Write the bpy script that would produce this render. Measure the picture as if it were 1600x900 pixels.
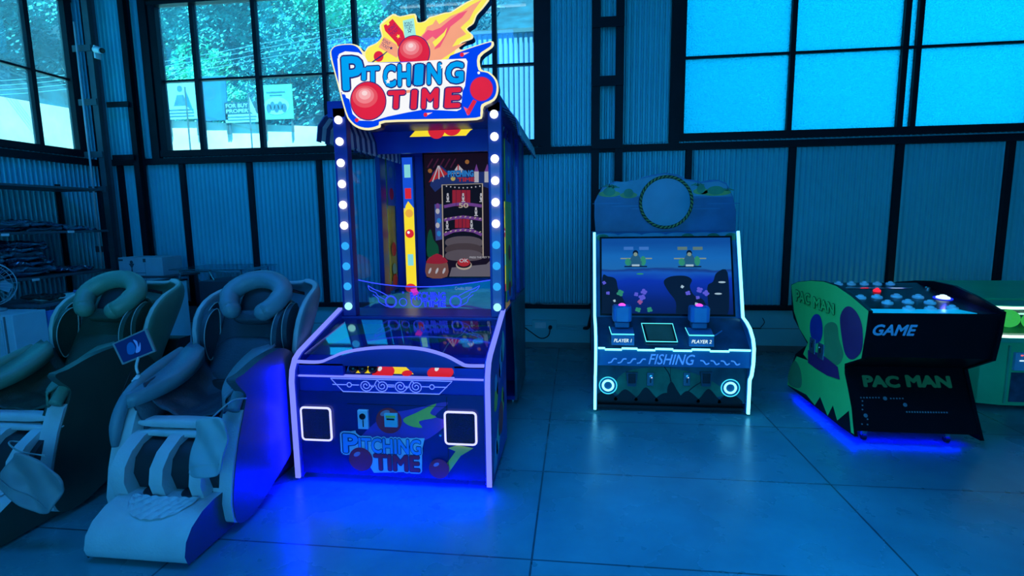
import bpy, math, random
from math import sin, cos, pi, radians
from mathutils import Vector, Matrix, noise
from mathutils.geometry import tessellate_polygon
random.seed(7)
S = bpy.context.scene
for o in list(bpy.data.objects): bpy.data.objects.remove(o)

# ------------------------------------------------------------ camera, world, lights, exposure
FP, EYE = 820.0, 1.5
_Y = Vector((100, 110, -FP)).normalized()
_Z = -Vector((80, -6150, -FP)).normalized(); _Z = (_Z - _Y * _Z.dot(_Y)).normalized()
_X = _Y.cross(_Z)
RM = Matrix((_X, _Y, _Z))
cd = bpy.data.cameras.new('camera'); cam = bpy.data.objects.new('camera', cd); S.collection.objects.link(cam)
cd.sensor_width = 36; cd.lens = 36 * FP / 1600; cd.clip_end = 300
cam.matrix_world = Matrix.Translation((0, 0, EYE)) @ RM.to_4x4()
S.camera = cam
S.view_settings.view_transform = 'Standard'; S.view_settings.look = 'None'
S.view_settings.exposure = 0.0; S.view_settings.gamma = 1; S.view_settings.use_curve_mapping = False
W = bpy.data.worlds.new('sky'); S.world = W; W.use_nodes = True
_bg = W.node_tree.nodes['Background']; _bg.inputs['Color'].default_value = (0.0, 0.47, 1.0, 1); _bg.inputs['Strength'].default_value = 2.2
def light(name, kind, loc, rot, energy, color, size=1, sy=None, spread=None):
    l = bpy.data.lights.new(name, kind); l.energy = energy; l.color = color
    if kind == 'AREA':
        l.shape = 'RECTANGLE'; l.size = size; l.size_y = sy or size
        if spread: l.spread = radians(spread)
    if kind == 'SUN': l.angle = radians(2)
    o = bpy.data.objects.new(name, l); S.collection.objects.link(o); o.location = loc; o.rotation_euler = [radians(a) for a in rot]; return o
light('sun', 'SUN', (0, 0, 20), (40, 0, 32), 22.0, (0.55, 1.0, 0.95))
light('shopfront_daylight', 'AREA', (0.0, -4.1, 2.3), (85, 0, 0), 62, (0.12, 0.25, 0.90), 6, 3.0)
light('overhead_fill', 'AREA', (-2.9, 2.3, 4.68), (20, 0, 0), 115, (0.02, 0.25, 1.0), 3.6, 1.6)  # area lamp added under the closed ceiling for more top light
light('floor_fill', 'AREA', (0.3, 2.0, 4.68), (0, -14, 0), 75, (0.02, 0.28, 0.95), 2.4, 1.4, spread=75)  # no opening overhead; lamp added to brighten the middle of the floor

# ------------------------------------------------------------ helpers
def at_y(px, py, y):
    r = RM @ Vector((px - 800, 450 - py, -FP)); t = y / r.y; return Vector((r.x * t, y, r.z * t + EYE))
def at_x(px, py, x):
    r = RM @ Vector((px - 800, 450 - py, -FP)); t = x / r.x; return Vector((x, r.y * t, r.z * t + EYE))
def at_z(px, py, z):
    r = RM @ Vector((px - 800, 450 - py, -FP)); t = (z - EYE) / r.z; return Vector((r.x * t, r.y * t, z))
MATS = {}
def mat(name, col, rough=0.5, metal=0.0, emit=0.0, vary=0.12, scale=6.0, bump=0.0, bscale=60, trans=0.0, alpha=1.0, coat=0.0, ecol=None, spec=0.5):
    if name in MATS: return MATS[name]
    m = bpy.data.materials.new(name); m.use_nodes = True; nt = m.node_tree; b = nt.nodes['Principled BSDF']
    tc = nt.nodes.new('ShaderNodeTexCoord'); nz = nt.nodes.new('ShaderNodeTexNoise'); nz.inputs['Scale'].default_value = scale; nz.inputs['Detail'].default_value = 4
    nt.links.new(tc.outputs['Object'], nz.inputs['Vector'])
    r = nt.nodes.new('ShaderNodeValToRGB'); r.color_ramp.elements[0].position = 0.3; r.color_ramp.elements[1].position = 0.7
    r.color_ramp.elements[0].color = [max(0, c * (1 - vary)) for c in col[:3]] + [1]; r.color_ramp.elements[1].color = [min(1, c * (1 + vary)) for c in col[:3]] + [1]
    nt.links.new(nz.outputs['Fac'], r.inputs['Fac']); nt.links.new(r.outputs['Color'], b.inputs['Base Color'])
    b.inputs['Roughness'].default_value = rough; b.inputs['Metallic'].default_value = metal
    b.inputs['Transmission Weight'].default_value = trans; b.inputs['Alpha'].default_value = alpha
    b.inputs['Coat Weight'].default_value = coat; b.inputs['Coat Roughness'].default_value = 0.08; b.inputs['Specular IOR Level'].default_value = spec
    if emit:
        if ecol: b.inputs['Emission Color'].default_value = (*ecol, 1)
        else: nt.links.new(r.outputs['Color'], b.inputs['Emission Color'])
        b.inputs['Emission Strength'].default_value = emit
    if bump:
        n2 = nt.nodes.new('ShaderNodeTexNoise'); n2.inputs['Scale'].default_value = bscale; n2.inputs['Detail'].default_value = 3
        bp = nt.nodes.new('ShaderNodeBump'); bp.inputs['Strength'].default_value = bump; bp.inputs['Distance'].default_value = 0.02
        nt.links.new(tc.outputs['Object'], n2.inputs['Vector']); nt.links.new(n2.outputs['Fac'], bp.inputs['Height']); nt.links.new(bp.outputs['Normal'], b.inputs['Normal'])
    MATS[name] = m; return m
def lit(name, col, e=1.0):                     # backlit print, lamp or screen colour
    if name in MATS: return MATS[name]
    m = bpy.data.materials.new(name); m.use_nodes = True; nt = m.node_tree; b = nt.nodes['Principled BSDF']
    tc = nt.nodes.new('ShaderNodeTexCoord'); nz = nt.nodes.new('ShaderNodeTexNoise'); nz.inputs['Scale'].default_value = 9
    r = nt.nodes.new('ShaderNodeValToRGB'); r.color_ramp.elements[0].color = [c * 0.92 for c in col] + [1]; r.color_ramp.elements[1].color = [min(1, c * 1.05) for c in col] + [1]
    nt.links.new(tc.outputs['Object'], nz.inputs['Vector']); nt.links.new(nz.outputs['Fac'], r.inputs['Fac']); nt.links.new(r.outputs['Color'], b.inputs['Emission Color'])
    b.inputs['Base Color'].default_value = (0.01, 0.01, 0.01, 1); b.inputs['Roughness'].default_value = 0.5; b.inputs['Specular IOR Level'].default_value = 0.12; b.inputs['Emission Strength'].default_value = e
    MATS[name] = m; return m
def grad(name, stops, axis, lo, hi, e=1.0, nz_amt=0.0, nscale=4.0):   # picture gradient on a lit screen
    m = bpy.data.materials.new(name); m.use_nodes = True; nt = m.node_tree; b = nt.nodes['Principled BSDF']
    tc = nt.nodes.new('ShaderNodeTexCoord'); sp = nt.nodes.new('ShaderNodeSeparateXYZ'); mr = nt.nodes.new('ShaderNodeMapRange')
    mr.inputs['From Min'].default_value = lo; mr.inputs['From Max'].default_value = hi
    nz = nt.nodes.new('ShaderNodeTexNoise'); nz.inputs['Scale'].default_value = nscale; nz.inputs['Detail'].default_value = 5
    mp = nt.nodes.new('ShaderNodeMapping'); mp.inputs['Scale'].default_value = (1, 1, 4)
    ad = nt.nodes.new('ShaderNodeMath'); ad.operation = 'MULTIPLY_ADD'; ad.inputs[1].default_value = nz_amt
    r = nt.nodes.new('ShaderNodeValToRGB'); r.color_ramp.interpolation = 'LINEAR'
    els = r.color_ramp.elements
    while len(els) < len(stops): els.new(0.5)
    for el, (p, c) in zip(els, stops): el.position = p; el.color = (*c, 1)
    nt.links.new(tc.outputs['Object'], sp.inputs[0]); nt.links.new(sp.outputs[axis], mr.inputs['Value'])
    nt.links.new(tc.outputs['Object'], mp.inputs['Vector']); nt.links.new(mp.outputs[0], nz.inputs['Vector'])
    nt.links.new(nz.outputs['Fac'], ad.inputs[0]); nt.links.new(mr.outputs['Result'], ad.inputs[2]); nt.links.new(ad.outputs[0], r.inputs['Fac'])
    if e: nt.links.new(r.outputs['Color'], b.inputs['Emission Color']); b.inputs['Emission Strength'].default_value = e; b.inputs['Base Color'].default_value = (0.01, 0.01, 0.01, 1); b.inputs['Roughness'].default_value = 0.5; b.inputs['Specular IOR Level'].default_value = 0.12
    else: nt.links.new(r.outputs['Color'], b.inputs['Base Color']); b.inputs['Roughness'].default_value = 0.4
    MATS[name] = m; return m
def clear(name, tint=(0.85, 0.97, 1.0), gloss=0.08, rough=0.02, haze=0.0):
    m = bpy.data.materials.new(name); m.use_nodes = True; nt = m.node_tree; nt.nodes.clear()
    out = nt.nodes.new('ShaderNodeOutputMaterial'); t = nt.nodes.new('ShaderNodeBsdfTransparent'); g = nt.nodes.new('ShaderNodeBsdfGlossy'); mx = nt.nodes.new('ShaderNodeMixShader')
    tc = nt.nodes.new('ShaderNodeTexCoord'); nz = nt.nodes.new('ShaderNodeTexNoise'); nz.inputs['Scale'].default_value = 2.5
    r = nt.nodes.new('ShaderNodeValToRGB'); r.color_ramp.elements[0].color = [c * 0.93 for c in tint] + [1]; r.color_ramp.elements[1].color = list(tint) + [1]
    nt.links.new(tc.outputs['Object'], nz.inputs['Vector']); nt.links.new(nz.outputs['Fac'], r.inputs['Fac']); nt.links.new(r.outputs['Color'], t.inputs['Color'])
    g.inputs['Roughness'].default_value = rough; mx.inputs['Fac'].default_value = gloss
    nt.links.new(t.outputs[0], mx.inputs[1]); nt.links.new(g.outputs[0], mx.inputs[2]); nt.links.new(mx.outputs[0], out.inputs[0])
    if haze:  # translucent share lays a painted haze over the view through the pane
        du = nt.nodes.new('ShaderNodeBsdfTranslucent'); du.inputs['Color'].default_value = (0.7, 0.85, 0.9, 1); m2 = nt.nodes.new('ShaderNodeMixShader'); m2.inputs['Fac'].default_value = haze
        nt.links.new(mx.outputs[0], m2.inputs[1]); nt.links.new(du.outputs[0], m2.inputs[2]); nt.links.new(m2.outputs[0], out.inputs[0])
    MATS[name] = m; return m
WL = {}
def thing(name, label, cat, loc, group=None):
    o = bpy.data.objects.new(name, None); S.collection.objects.link(o); o.empty_display_size = 0.1
    o.location = loc; WL[o.name] = Vector(loc); o['label'] = label; o['category'] = cat
    if group: o['group'] = group
    return o
def tag(o, label, cat, group=None, kind=None):
    o['label'] = label; o['category'] = cat
    if group: o['group'] = group
    if kind: o['kind'] = kind
    return o
class MB:
    def __init__(s): s.v = []; s.f = []; s.mi = []; s.ms = []
    def m(s, mt):
        if mt not in s.ms: s.ms.append(mt)
        return s.ms.index(mt)
    def add(s, vs, fs, mt):
        b = len(s.v); k = s.m(mt); s.v += [Vector(v) for v in vs]
        for f in fs: s.f.append([b + i for i in f]); s.mi.append(k)
        return s
    def box(s, x0, x1, y0, y1, z0, z1, mt):
        return s.add([(x0,y0,z0),(x1,y0,z0),(x1,y1,z0),(x0,y1,z0),(x0,y0,z1),(x1,y0,z1),(x1,y1,z1),(x0,y1,z1)],
                     [(0,3,2,1),(4,5,6,7),(0,1,5,4),(1,2,6,5),(2,3,7,6),(3,0,4,7)], mt)
    def prism(s, pts, ext, mt, side=None):      # polygon (3D points) pushed along ext
        ext = Vector(ext); n = len(pts); pts = [Vector(p) for p in pts]
        tr = tessellate_polygon([pts])
        s.add(pts + [p + ext for p in pts], [tuple(t) for t in tr] + [tuple(n + i for i in reversed(t)) for t in tr], mt)
        return s.add(pts + [p + ext for p in pts], [(i, (i + 1) % n, n + (i + 1) % n, n + i) for i in range(n)], side or mt)
    def flat(s, pts, mt):
        pts = [Vector(p) for p in pts]; return s.add(pts, [tuple(t) for t in tessellate_polygon([pts])], mt)
    def tube(s, path, r, mt, n=8, closed=False, flatn=None):
        P = [Vector(p) for p in path]; N = len(P); rings = []; up = None
        rr = r if isinstance(r, (list, tuple)) else [r] * N
        for i, p in enumerate(P):
            a = P[(i - 1) % N] if (i or closed) else p; b = P[(i + 1) % N] if (i < N - 1 or closed) else p
            d = (b - a).normalized()
            if up is None:
                up = Vector((0, 0, 1)) if abs(d.z) < 0.9 else Vector((1, 0, 0))
                if flatn is not None: up = Vector(flatn)
            u = (up - d * up.dot(d)).normalized(); up = u; w = d.cross(u)
            rings.append([p + (u * cos(2 * pi * k / n) + w * sin(2 * pi * k / n)) * rr[i] for k in range(n)])
        vs = [v for g in rings for v in g]; fs = []
        for i in range(N if closed else N - 1):
            j = (i + 1) % N
            for k in range(n): fs.append((i*n+k, i*n+(k+1)%n, j*n+(k+1)%n, j*n+k))
        if not closed: fs += [tuple(reversed(range(n))), tuple((N-1)*n + k for k in range(n))]
        return s.add(vs, fs, mt)
    def strip(s, path, w, t, nrm, mt):           # flat bar of width w (across) and thickness t (along nrm) following path
        P = [Vector(p) for p in path]; nrm = Vector(nrm).normalized(); vs = []; fs = []
        for i, p in enumerate(P):
            d = (P[min(i+1, len(P)-1)] - P[max(i-1, 0)]).normalized(); c = d.cross(nrm).normalized()
            vs += [p + c*w/2 + nrm*t/2, p - c*w/2 + nrm*t/2, p - c*w/2 - nrm*t/2, p + c*w/2 - nrm*t/2]
        for i in range(len(P)-1):
            for k in range(4): fs.append((i*4+k, i*4+(k+1)%4, i*4+4+(k+1)%4, i*4+4+k))
        fs += [(3,2,1,0), tuple(len(P)*4-4+k for k in range(4))]
        return s.add(vs, fs, mt)
    def lathe(s, c, axis, prof, mt, n=20):        # prof: (radius, distance along axis)
        axis = Vector(axis).normalized(); u = axis.orthogonal().normalized(); w = axis.cross(u); c = Vector(c); vs = []; fs = []
        for r, h in prof: vs += [c + axis*h + (u*cos(2*pi*k/n) + w*sin(2*pi*k/n))*r for k in range(n)]
        for i in range(len(prof)-1):
            for k in range(n): fs.append((i*n+k, i*n+(k+1)%n, i*n+n+(k+1)%n, i*n+n+k))
        fs += [tuple(reversed(range(n))), tuple((len(prof)-1)*n+k for k in range(n))]
        return s.add(vs, fs, mt)
    def pad(s, c, a, b, d, mt, e=0.35, e2=None, nu=28, nv=14, rough=0, fs_=4):   # superellipsoid cushion with half-axes a, b, d
        c, a, b, d = Vector(c), Vector(a), Vector(b), Vector(d); e2 = e2 or e; vs = []; fs = []
        sp = lambda x, p: math.copysign(abs(x)**p, x)
        for j in range(nv+1):
            ph = -pi/2 + pi*j/nv
            for i in range(nu):
                th = 2*pi*i/nu
                x = sp(cos(ph), e2)*sp(cos(th), e); y = sp(cos(ph), e2)*sp(sin(th), e); z = sp(sin(ph), e2)
                p = c + a*x + b*y + d*z
                if rough: p += noise.noise_vector(p*fs_)*rough
                vs.append(p)
        for j in range(nv):
            for i in range(nu): fs.append((j*nu+i, j*nu+(i+1)%nu, (j+1)*nu+(i+1)%nu, (j+1)*nu+i))
        return s.add(vs, fs, mt)
    def grid(s, rows, mt, closed=False):
        n = len(rows[0]); vs = [p for r in rows for p in r]; fs = []
        for j in range(len(rows)-1):
            for i in range(n if closed else n-1): fs.append((j*n+i, j*n+(i+1)%n, j*n+n+(i+1)%n, j*n+n+i))
        return s.add(vs, fs, mt)
    def build(s, name, parent=None, smooth=False, bevel=0, seg=3, sub=0, solid=0, kind=None, rimmat=None, label=None):
        off = WL[parent.name] if parent else Vector((0, 0, 0))
        me = bpy.data.meshes.new(name); me.from_pydata([v - off for v in s.v], [], s.f)
        for mt in s.ms: me.materials.append(mt)
        me.polygons.foreach_set('material_index', s.mi)
        if smooth: me.polygons.foreach_set('use_smooth', [True]*len(me.polygons))
        me.update(); o = bpy.data.objects.new(name, me); S.collection.objects.link(o)
        WL[o.name] = off
        if parent: o.parent = parent
        if solid:
            md = o.modifiers.new('thickness', 'SOLIDIFY'); md.thickness = solid; md.offset = 0
            if rimmat: me.materials.append(rimmat); md.material_offset_rim = len(s.ms)
        if bevel:
            md = o.modifiers.new('soft_edges', 'BEVEL'); md.width = bevel; md.segments = seg; md.limit_method = 'ANGLE'; md.angle_limit = radians(35)
            if not smooth: me.polygons.foreach_set('use_smooth', [True]*len(me.polygons)); wn = o.modifiers.new('normals', 'WEIGHTED_NORMAL')
        if sub: md = o.modifiers.new('smooth', 'SUBSURF'); md.levels = sub; md.render_levels = sub
        if kind: o['kind'] = kind
        if label: o['label'] = label
        return o
class Fr:                                        # a flat frame for printed artwork: p(u, v, layer)
    def __init__(s, O, U, V, N, eps=0.0014): s.O, s.U, s.V, s.N, s.e = Vector(O), Vector(U).normalized(), Vector(V).normalized(), Vector(N).normalized(), eps
    def p(s, u, v, l=1): return s.O + s.U*u + s.V*v + s.N*(s.e*l)
    def uv(s, P): d = Vector(P) - s.O; return d.dot(s.U), d.dot(s.V)
def poly(mb, fr, pts, mt, l=1): mb.flat([fr.p(u, v, l) for u, v in pts], mt)
def disc(mb, fr, u, v, r, mt, l=1, rv=None, n=28, rot=0):
    rv = rv or r; c, s_ = cos(rot), sin(rot)
    poly(mb, fr, [(u + r*cos(2*pi*k/n)*c - rv*sin(2*pi*k/n)*s_, v + r*cos(2*pi*k/n)*s_ + rv*sin(2*pi*k/n)*c) for k in range(n)], mt, l)
def rect(mb, fr, u0, u1, v0, v1, mt, l=1): poly(mb, fr, [(u0,v0),(u1,v0),(u1,v1),(u0,v1)], mt, l)
def line(mb, fr, pts, w, mt, l=1, closed=False):
    if closed: pts = list(pts) + [pts[0], pts[1]]
    n = len(pts); L = []; Rr = []
    for i, (u, v) in enumerate(pts):
        a = pts[max(i-1, 0)]; b = pts[min(i+1, n-1)]; d = Vector((b[0]-a[0], b[1]-a[1])).normalized()
        L.append((u - d.y*w/2, v + d.x*w/2)); Rr.append((u + d.y*w/2, v - d.x*w/2))
    for i in range(n-1): mb.add([fr.p(*L[i], l), fr.p(*Rr[i], l), fr.p(*Rr[i+1], l), fr.p(*L[i+1], l)], [(0,1,2,3)], mt)
_tx = {}
def glyphs(body, shear):
    k = (body, shear)
    if k in _tx: return _tx[k]
    c = bpy.data.curves.new('t', 'FONT'); c.body = body; c.shear = shear; c.resolution_u = 3
    o = bpy.data.objects.new('t', c); S.collection.objects.link(o); bpy.context.view_layer.update()
    me = bpy.data.meshes.new_from_object(o.evaluated_get(bpy.context.evaluated_depsgraph_get()))
    r = ([v.co.copy() for v in me.vertices], [tuple(p.vertices) for p in me.polygons]); bpy.data.objects.remove(o); bpy.data.curves.remove(c); bpy.data.meshes.remove(me)
    _tx[k] = r; return r
def text(mb, fr, body, u0, u1, v0, v1, mt, l=1, bold=0.0, shear=0.0, outline=None, place=None):
    # letters fitted to a box; bold strokes come from repeating the outline around a small circle
    g = glyphs(body, shear); xs = [p.x for p in g[0]]; ys = [p.y for p in g[0]]
    x0, x1, y0, y1 = min(xs) - bold, max(xs) + bold, min(ys) - bold, max(ys) + bold
    def put(r_, mt, l):
        n = 1 if r_ <= 0 else (8 if r_ < .06 else 12)
        for q in range(n + (1 if r_ > 0 else 0)):
            dx, dy = (0, 0) if q == n or r_ <= 0 else (r_*cos(2*pi*q/n), r_*sin(2*pi*q/n)); vs = []
            for p in g[0]:
                a = (p.x + dx - x0)/(x1 - x0); b = (p.y + dy - y0)/(y1 - y0)
                u, v = place(a, b) if place else (u0 + (u1-u0)*a, v0 + (v1-v0)*b)
                vs.append(fr.p(u, v, l + .03*q))
            mb.add(vs, g[1], mt)
    if outline:
        for ex, om, dl in outline: put(bold + ex, om, l + dl)
    put(bold, mt, l)
def arc(c, r, a0, a1, n=16): return [(c[0] + r*cos(radians(a0 + (a1-a0)*k/n)), c[1] + r*sin(radians(a0 + (a1-a0)*k/n))) for k in range(n+1)]
def smoothpath(pts, k=6, closed=False):          # Catmull-Rom through points
    P = [Vector(p) for p in pts]; n = len(P); out = []
    for i in range(n if closed else n-1):
        if closed: a, b, c, d = P[(i-1) % n], P[i], P[(i+1) % n], P[(i+2) % n]
        else: a, b, c, d = P[max(i-1, 0)], P[i], P[i+1], P[min(i+2, n-1)]
        for j in range(k):
            t = j/k; out.append(0.5*((2*b) + (c-a)*t + (2*a-5*b+4*c-d)*t*t + (3*b-a-3*c+d)*t**3))
    if not closed: out.append(P[-1])
    return out
def sp2(pts, k=6, closed=True): return [(v.x, v.y) for v in smoothpath([(a, b, 0) for a, b in pts], k, closed)]
def copy_tree(o, loc=None, parent=None):
    c = o.copy(); S.collection.objects.link(c)
    if parent: c.parent = parent
    if loc is not None: c.location = loc
    for ch in o.children: copy_tree(ch, None, c)
    return c

# ------------------------------------------------------------ materials
sheet = mat('corrugated_steel', (0.10, 0.62, 0.70), 0.42, 0.15, vary=0.06, scale=1.2)
steel = mat('dark_painted_steel', (0.006, 0.010, 0.016), 0.5, vary=0.2, spec=0.2)
steel2 = mat('grey_painted_steel', (0.05, 0.085, 0.10), 0.5, vary=0.15)
plaster = mat('painted_plinth', (0.20, 0.66, 0.70), 0.6, vary=0.05, scale=2)
skirt = mat('dark_skirting', (0.16, 0.18, 0.19), 0.35)
black = mat('black_satin', (0.006, 0.007, 0.009), 0.4)
blackg = mat('black_gloss', (0.008, 0.009, 0.012), 0.12)
chrome = mat('chrome', (0.8, 0.85, 0.88), 0.12, 1.0)
rubber = mat('black_rubber', (0.012, 0.012, 0.012), 0.7)
white_p = mat('white_plastic', (0.75, 0.78, 0.8), 0.35)
grey_p = mat('grey_plastic', (0.3, 0.33, 0.35), 0.4)
glass = clear('window_glass', (0.80, 0.97, 1.0), 0.07, haze=0.09)
glass2 = clear('case_glass', (0.88, 0.95, 1.0), 0.10)
def floor_mat():
    m = bpy.data.materials.new('polished_concrete_tiles'); m.use_nodes = True; nt = m.node_tree; b = nt.nodes['Principled BSDF']; L = nt.links.new
    tc = nt.nodes.new('ShaderNodeTexCoord'); n1 = nt.nodes.new('ShaderNodeTexNoise'); n1.inputs['Scale'].default_value = 1.1; n1.inputs['Detail'].default_value = 8; n1.inputs['Roughness'].default_value = 0.62
    r = nt.nodes.new('ShaderNodeValToRGB'); r.color_ramp.elements[0].position = 0.32; r.color_ramp.elements[0].color = (0.04, 0.20, 0.23, 1); r.color_ramp.elements[1].position = 0.72; r.color_ramp.elements[1].color = (0.08, 0.38, 0.42, 1)
    mp = nt.nodes.new('ShaderNodeMapping'); mp.inputs['Location'].default_value = (0.19 + 3.22*4, -2.14 + 0.82*6, 0)
    br = nt.nodes.new('ShaderNodeTexBrick'); br.offset = 0; br.squash = 1; br.inputs['Scale'].default_value = 1; br.inputs['Brick Width'].default_value = 1.61; br.inputs['Row Height'].default_value = 0.82
    br.inputs['Mortar Size'].default_value = 0.006; br.inputs['Mortar Smooth'].default_value = 0.4; br.inputs['Color1'].default_value = (1, 1, 1, 1); br.inputs['Color2'].default_value = (0.9, 0.9, 0.9, 1); br.inputs['Mortar'].default_value = (0.25, 0.25, 0.25, 1)
    mx = nt.nodes.new('ShaderNodeMix'); mx.data_type = 'RGBA'; mx.blend_type = 'MULTIPLY'; mx.inputs[0].default_value = 1
    L(tc.outputs['Object'], n1.inputs['Vector']); L(n1.outputs['Fac'], r.inputs['Fac']); L(tc.outputs['Object'], mp.inputs['Vector']); L(mp.outputs[0], br.inputs['Vector'])
    L(r.outputs['Color'], mx.inputs[6]); L(br.outputs['Color'], mx.inputs[7]); L(mx.outputs[2], b.inputs['Base Color'])
    n2 = nt.nodes.new('ShaderNodeTexNoise'); n2.inputs['Scale'].default_value = 3; n2.inputs['Detail'].default_value = 6
    mr = nt.nodes.new('ShaderNodeMapRange'); mr.inputs['To Min'].default_value = 0.20; mr.inputs['To Max'].default_value = 0.36; b.inputs['Specular IOR Level'].default_value = 1.0; b.inputs['Specular Tint'].default_value = (0.12, 0.55, 1.0, 1)
    L(tc.outputs['Object'], n2.inputs['Vector']); L(n2.outputs['Fac'], mr.inputs['Value']); L(mr.outputs['Result'], b.inputs['Roughness'])
    return m

# ------------------------------------------------------------ room shell
YW, XL = 6.02, -5.9
MB().box(XL-0.1, 8.6, -4.3, 6.2, -0.1, 0, floor_mat()).build('floor', kind='structure')
MB().box(XL-0.1, 8.6, -4.3, 6.2, 4.75, 4.85, mat('ceiling_sheet', (0.12, 0.14, 0.15), 0.7)).build('ceiling', kind='structure')
def corr(mb, a0, a1, z0, z1, fixed, axis, sgn, pitch=0.055, amp=0.027):
    n = max(1, round((a1-a0)/pitch)); rows = [[], []]
    for i in range(n):
        for t, h in ((0, 0), (0.30, 0), (0.42, 0.8), (0.5, 1), (0.66, 1), (0.74, 0.8), (0.86, 0)):
            a = a0 + (i + t)*(a1-a0)/n; d = fixed + sgn*amp*h
            for k, z in enumerate((z0, z1)): rows[k].append((a, d, z) if axis == 'x' else (d, a, z))
    rows[0].append((a1, fixed, z0) if axis == 'x' else (fixed, a1, z0)); rows[1].append((a1, fixed, z1) if axis == 'x' else (fixed, a1, z1))
    mb.grid(rows, sheet)
b = MB()
corr(b, -5.9, 8.6, 0.47, 2.30, YW, 'x', -1)
corr(b, -5.9, -4.99, 2.30, 3.42, YW, 'x', -1); corr(b, -5.9, -4.99, 3.40, 4.75, YW-0.004, 'x', -1)
corr(b, -0.42, 1.10, 2.30, 3.55, YW, 'x', -1); corr(b, -0.42, 1.10, 3.53, 4.75, YW-0.004, 'x', -1)
corr(b, 4.55, 8.6, 2.30, 4.75, YW, 'x', -1)
b.box(-4.99, -0.42, YW-0.02, YW+0.05, 4.05, 4.75, sheet); b.box(1.10, 4.55, YW-0.02, YW+0.05, 4.2, 4.75, sheet)
b.box(XL, 8.6, YW-0.03, YW+0.1, 0.0, 0.47, plaster); b.box(XL, 8.6, YW-0.032, YW-0.03, 0.255, 0.262, skirt)
b.box(XL, 8.6, YW+0.06, YW+0.08, 0.47, 2.30, steel2); b.box(XL, -4.99, YW+0.06, YW+0.08, 2.3, 4.75, steel2); b.box(-0.42, 1.1, YW+0.06, YW+0.08, 2.3, 4.75, steel2); b.box(4.55, 8.6, YW+0.06, YW+0.08, 2.3, 4.75, steel2)
b.build('wall_back', kind='structure')
b = MB()
corr(b, -4.3, 6.0, 0.47, 2.31, XL, 'y', 1); corr(b, 5.78, 6.0, 2.25, 4.75, XL, 'y', 1)
b.box(XL-0.05, XL+0.02, -4.3, 5.78, 4.1, 4.75, sheet); b.box(XL-0.1, XL+0.03, -4.3, 6.02, 0, 0.47, plaster); corr(b, -4.3, 2.5, 2.25, 4.1, XL, 'y', 1)
b.box(XL-0.08, XL-0.06, -4.3, 6.0, 0.47, 2.25, steel2); b.box(XL-0.1, XL+0.03, 5.97, 6.12, 0, 4.75, steel).build('wall_left', kind='structure')
b = MB(); corr(b, -4.3, 6.0, 0, 4.75, 8.55, 'y', -1); b.box(8.57, 8.62, -4.3, 6, 0, 4.75, steel2); b.build('wall_right', kind='structure')
b = MB(); corr(b, -5.9, -3.2, 0, 4.75, -4.25, 'x', 1); corr(b, 3.2, 8.6, 0, 4.75, -4.25, 'x', 1); corr(b, -3.2, 3.2, 3.9, 4.75, -4.25, 'x', 1)
b.box(-5.9, -3.2, -4.32, -4.27, 0, 4.75, steel2).box(3.2, 8.6, -4.32, -4.27, 0, 4.75, steel2).box(-3.2, 3.2, -4.32, -4.27, 3.9, 4.75, steel2).build('added_wall_front', kind='structure')  # unseen wall added to cut the ambient light from behind
MB().box(XL, 8.5, YW-0.045, YW-0.03, 0, 0.065, skirt).build('baseboard_back', kind='structure', bevel=0.004)
MB().box(XL+0.03, XL+0.045, -4.3, 5.97, 0, 0.065, skirt).build('baseboard_left', kind='structure', bevel=0.004)
# window frames
def window(name, x0, x1, z0, z1, vm, hz, gmat, axis='x', fx=YW):
    f = MB(); ft = 0.045
    def bx(a0, a1, c0, c1, d=0.05, off=0.0):
        if axis == 'x': f.box(a0, a1, fx-d-off, fx+0.03, c0, c1, steel)
        else: f.box(fx-0.03, fx+d+off, a0, a1, c0, c1, steel)
    bx(x0-0.09, x1+0.09, z0-0.075, z0, 0.075); bx(x0-0.09, x1+0.09, z1, z1+0.1, 0.075); bx(x0-0.09, x0, z0, z1, 0.06); bx(x1, x1+0.09, z0, z1, 0.06)
    for x, w in vm: bx(x-w/2, x+w/2, z0, z1, 0.04)
    bx(x0, x1, hz-0.012, hz+0.012, 0.03)
    fo = f.build(name, kind='structure')
    g = MB()
    if axis == 'x': g.box(x0-0.01, x1+0.01, fx+0.004, fx+0.010, z0-0.01, z1+0.01, gmat)
    else: g.box(fx-0.010, fx-0.004, x0-0.01, x1+0.01, z0-0.01, z1+0.01, gmat)
    g.build('pane', fo)
frost = bpy.data.materials.new('frosted_glass'); frost.use_nodes = True
nt = frost.node_tree; nt.nodes.clear(); out = nt.nodes.new('ShaderNodeOutputMaterial'); tl = nt.nodes.new('ShaderNodeBsdfTranslucent')
tl.inputs['Color'].default_value = (0.12, 0.80, 0.90, 1); gl = nt.nodes.new('ShaderNodeBsdfGlossy'); gl.inputs['Roughness'].default_value = 0.25; mx = nt.nodes.new('ShaderNodeMixShader'); mx.inputs[0].default_value = 0.05
tcn = nt.nodes.new('ShaderNodeTexCoord'); vo = nt.nodes.new('ShaderNodeTexVoronoi'); vo.inputs['Scale'].default_value = 55; bp = nt.nodes.new('ShaderNodeBump'); bp.inputs['Strength'].default_value = 0.6; bp.inputs['Distance'].default_value = 0.03
nt.links.new(tcn.outputs['Object'], vo.inputs['Vector']); nt.links.new(vo.outputs['Distance'], bp.inputs['Height']); nt.links.new(bp.outputs[0], tl.inputs['Normal']); nt.links.new(bp.outputs[0], gl.inputs['Normal'])
nt.links.new(tl.outputs[0], mx.inputs[1]); nt.links.new(gl.outputs[0], mx.inputs[2]); nt.links.new(mx.outputs[0], out.inputs[0])
window('window_1', -4.90, -0.46, 2.365, 4.02, [(-4.46, .05), (-3.69, .05), (-2.87, .05), (-2.49, .05), (-1.69, .05), (-0.895, .05)], 3.175, glass)
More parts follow.
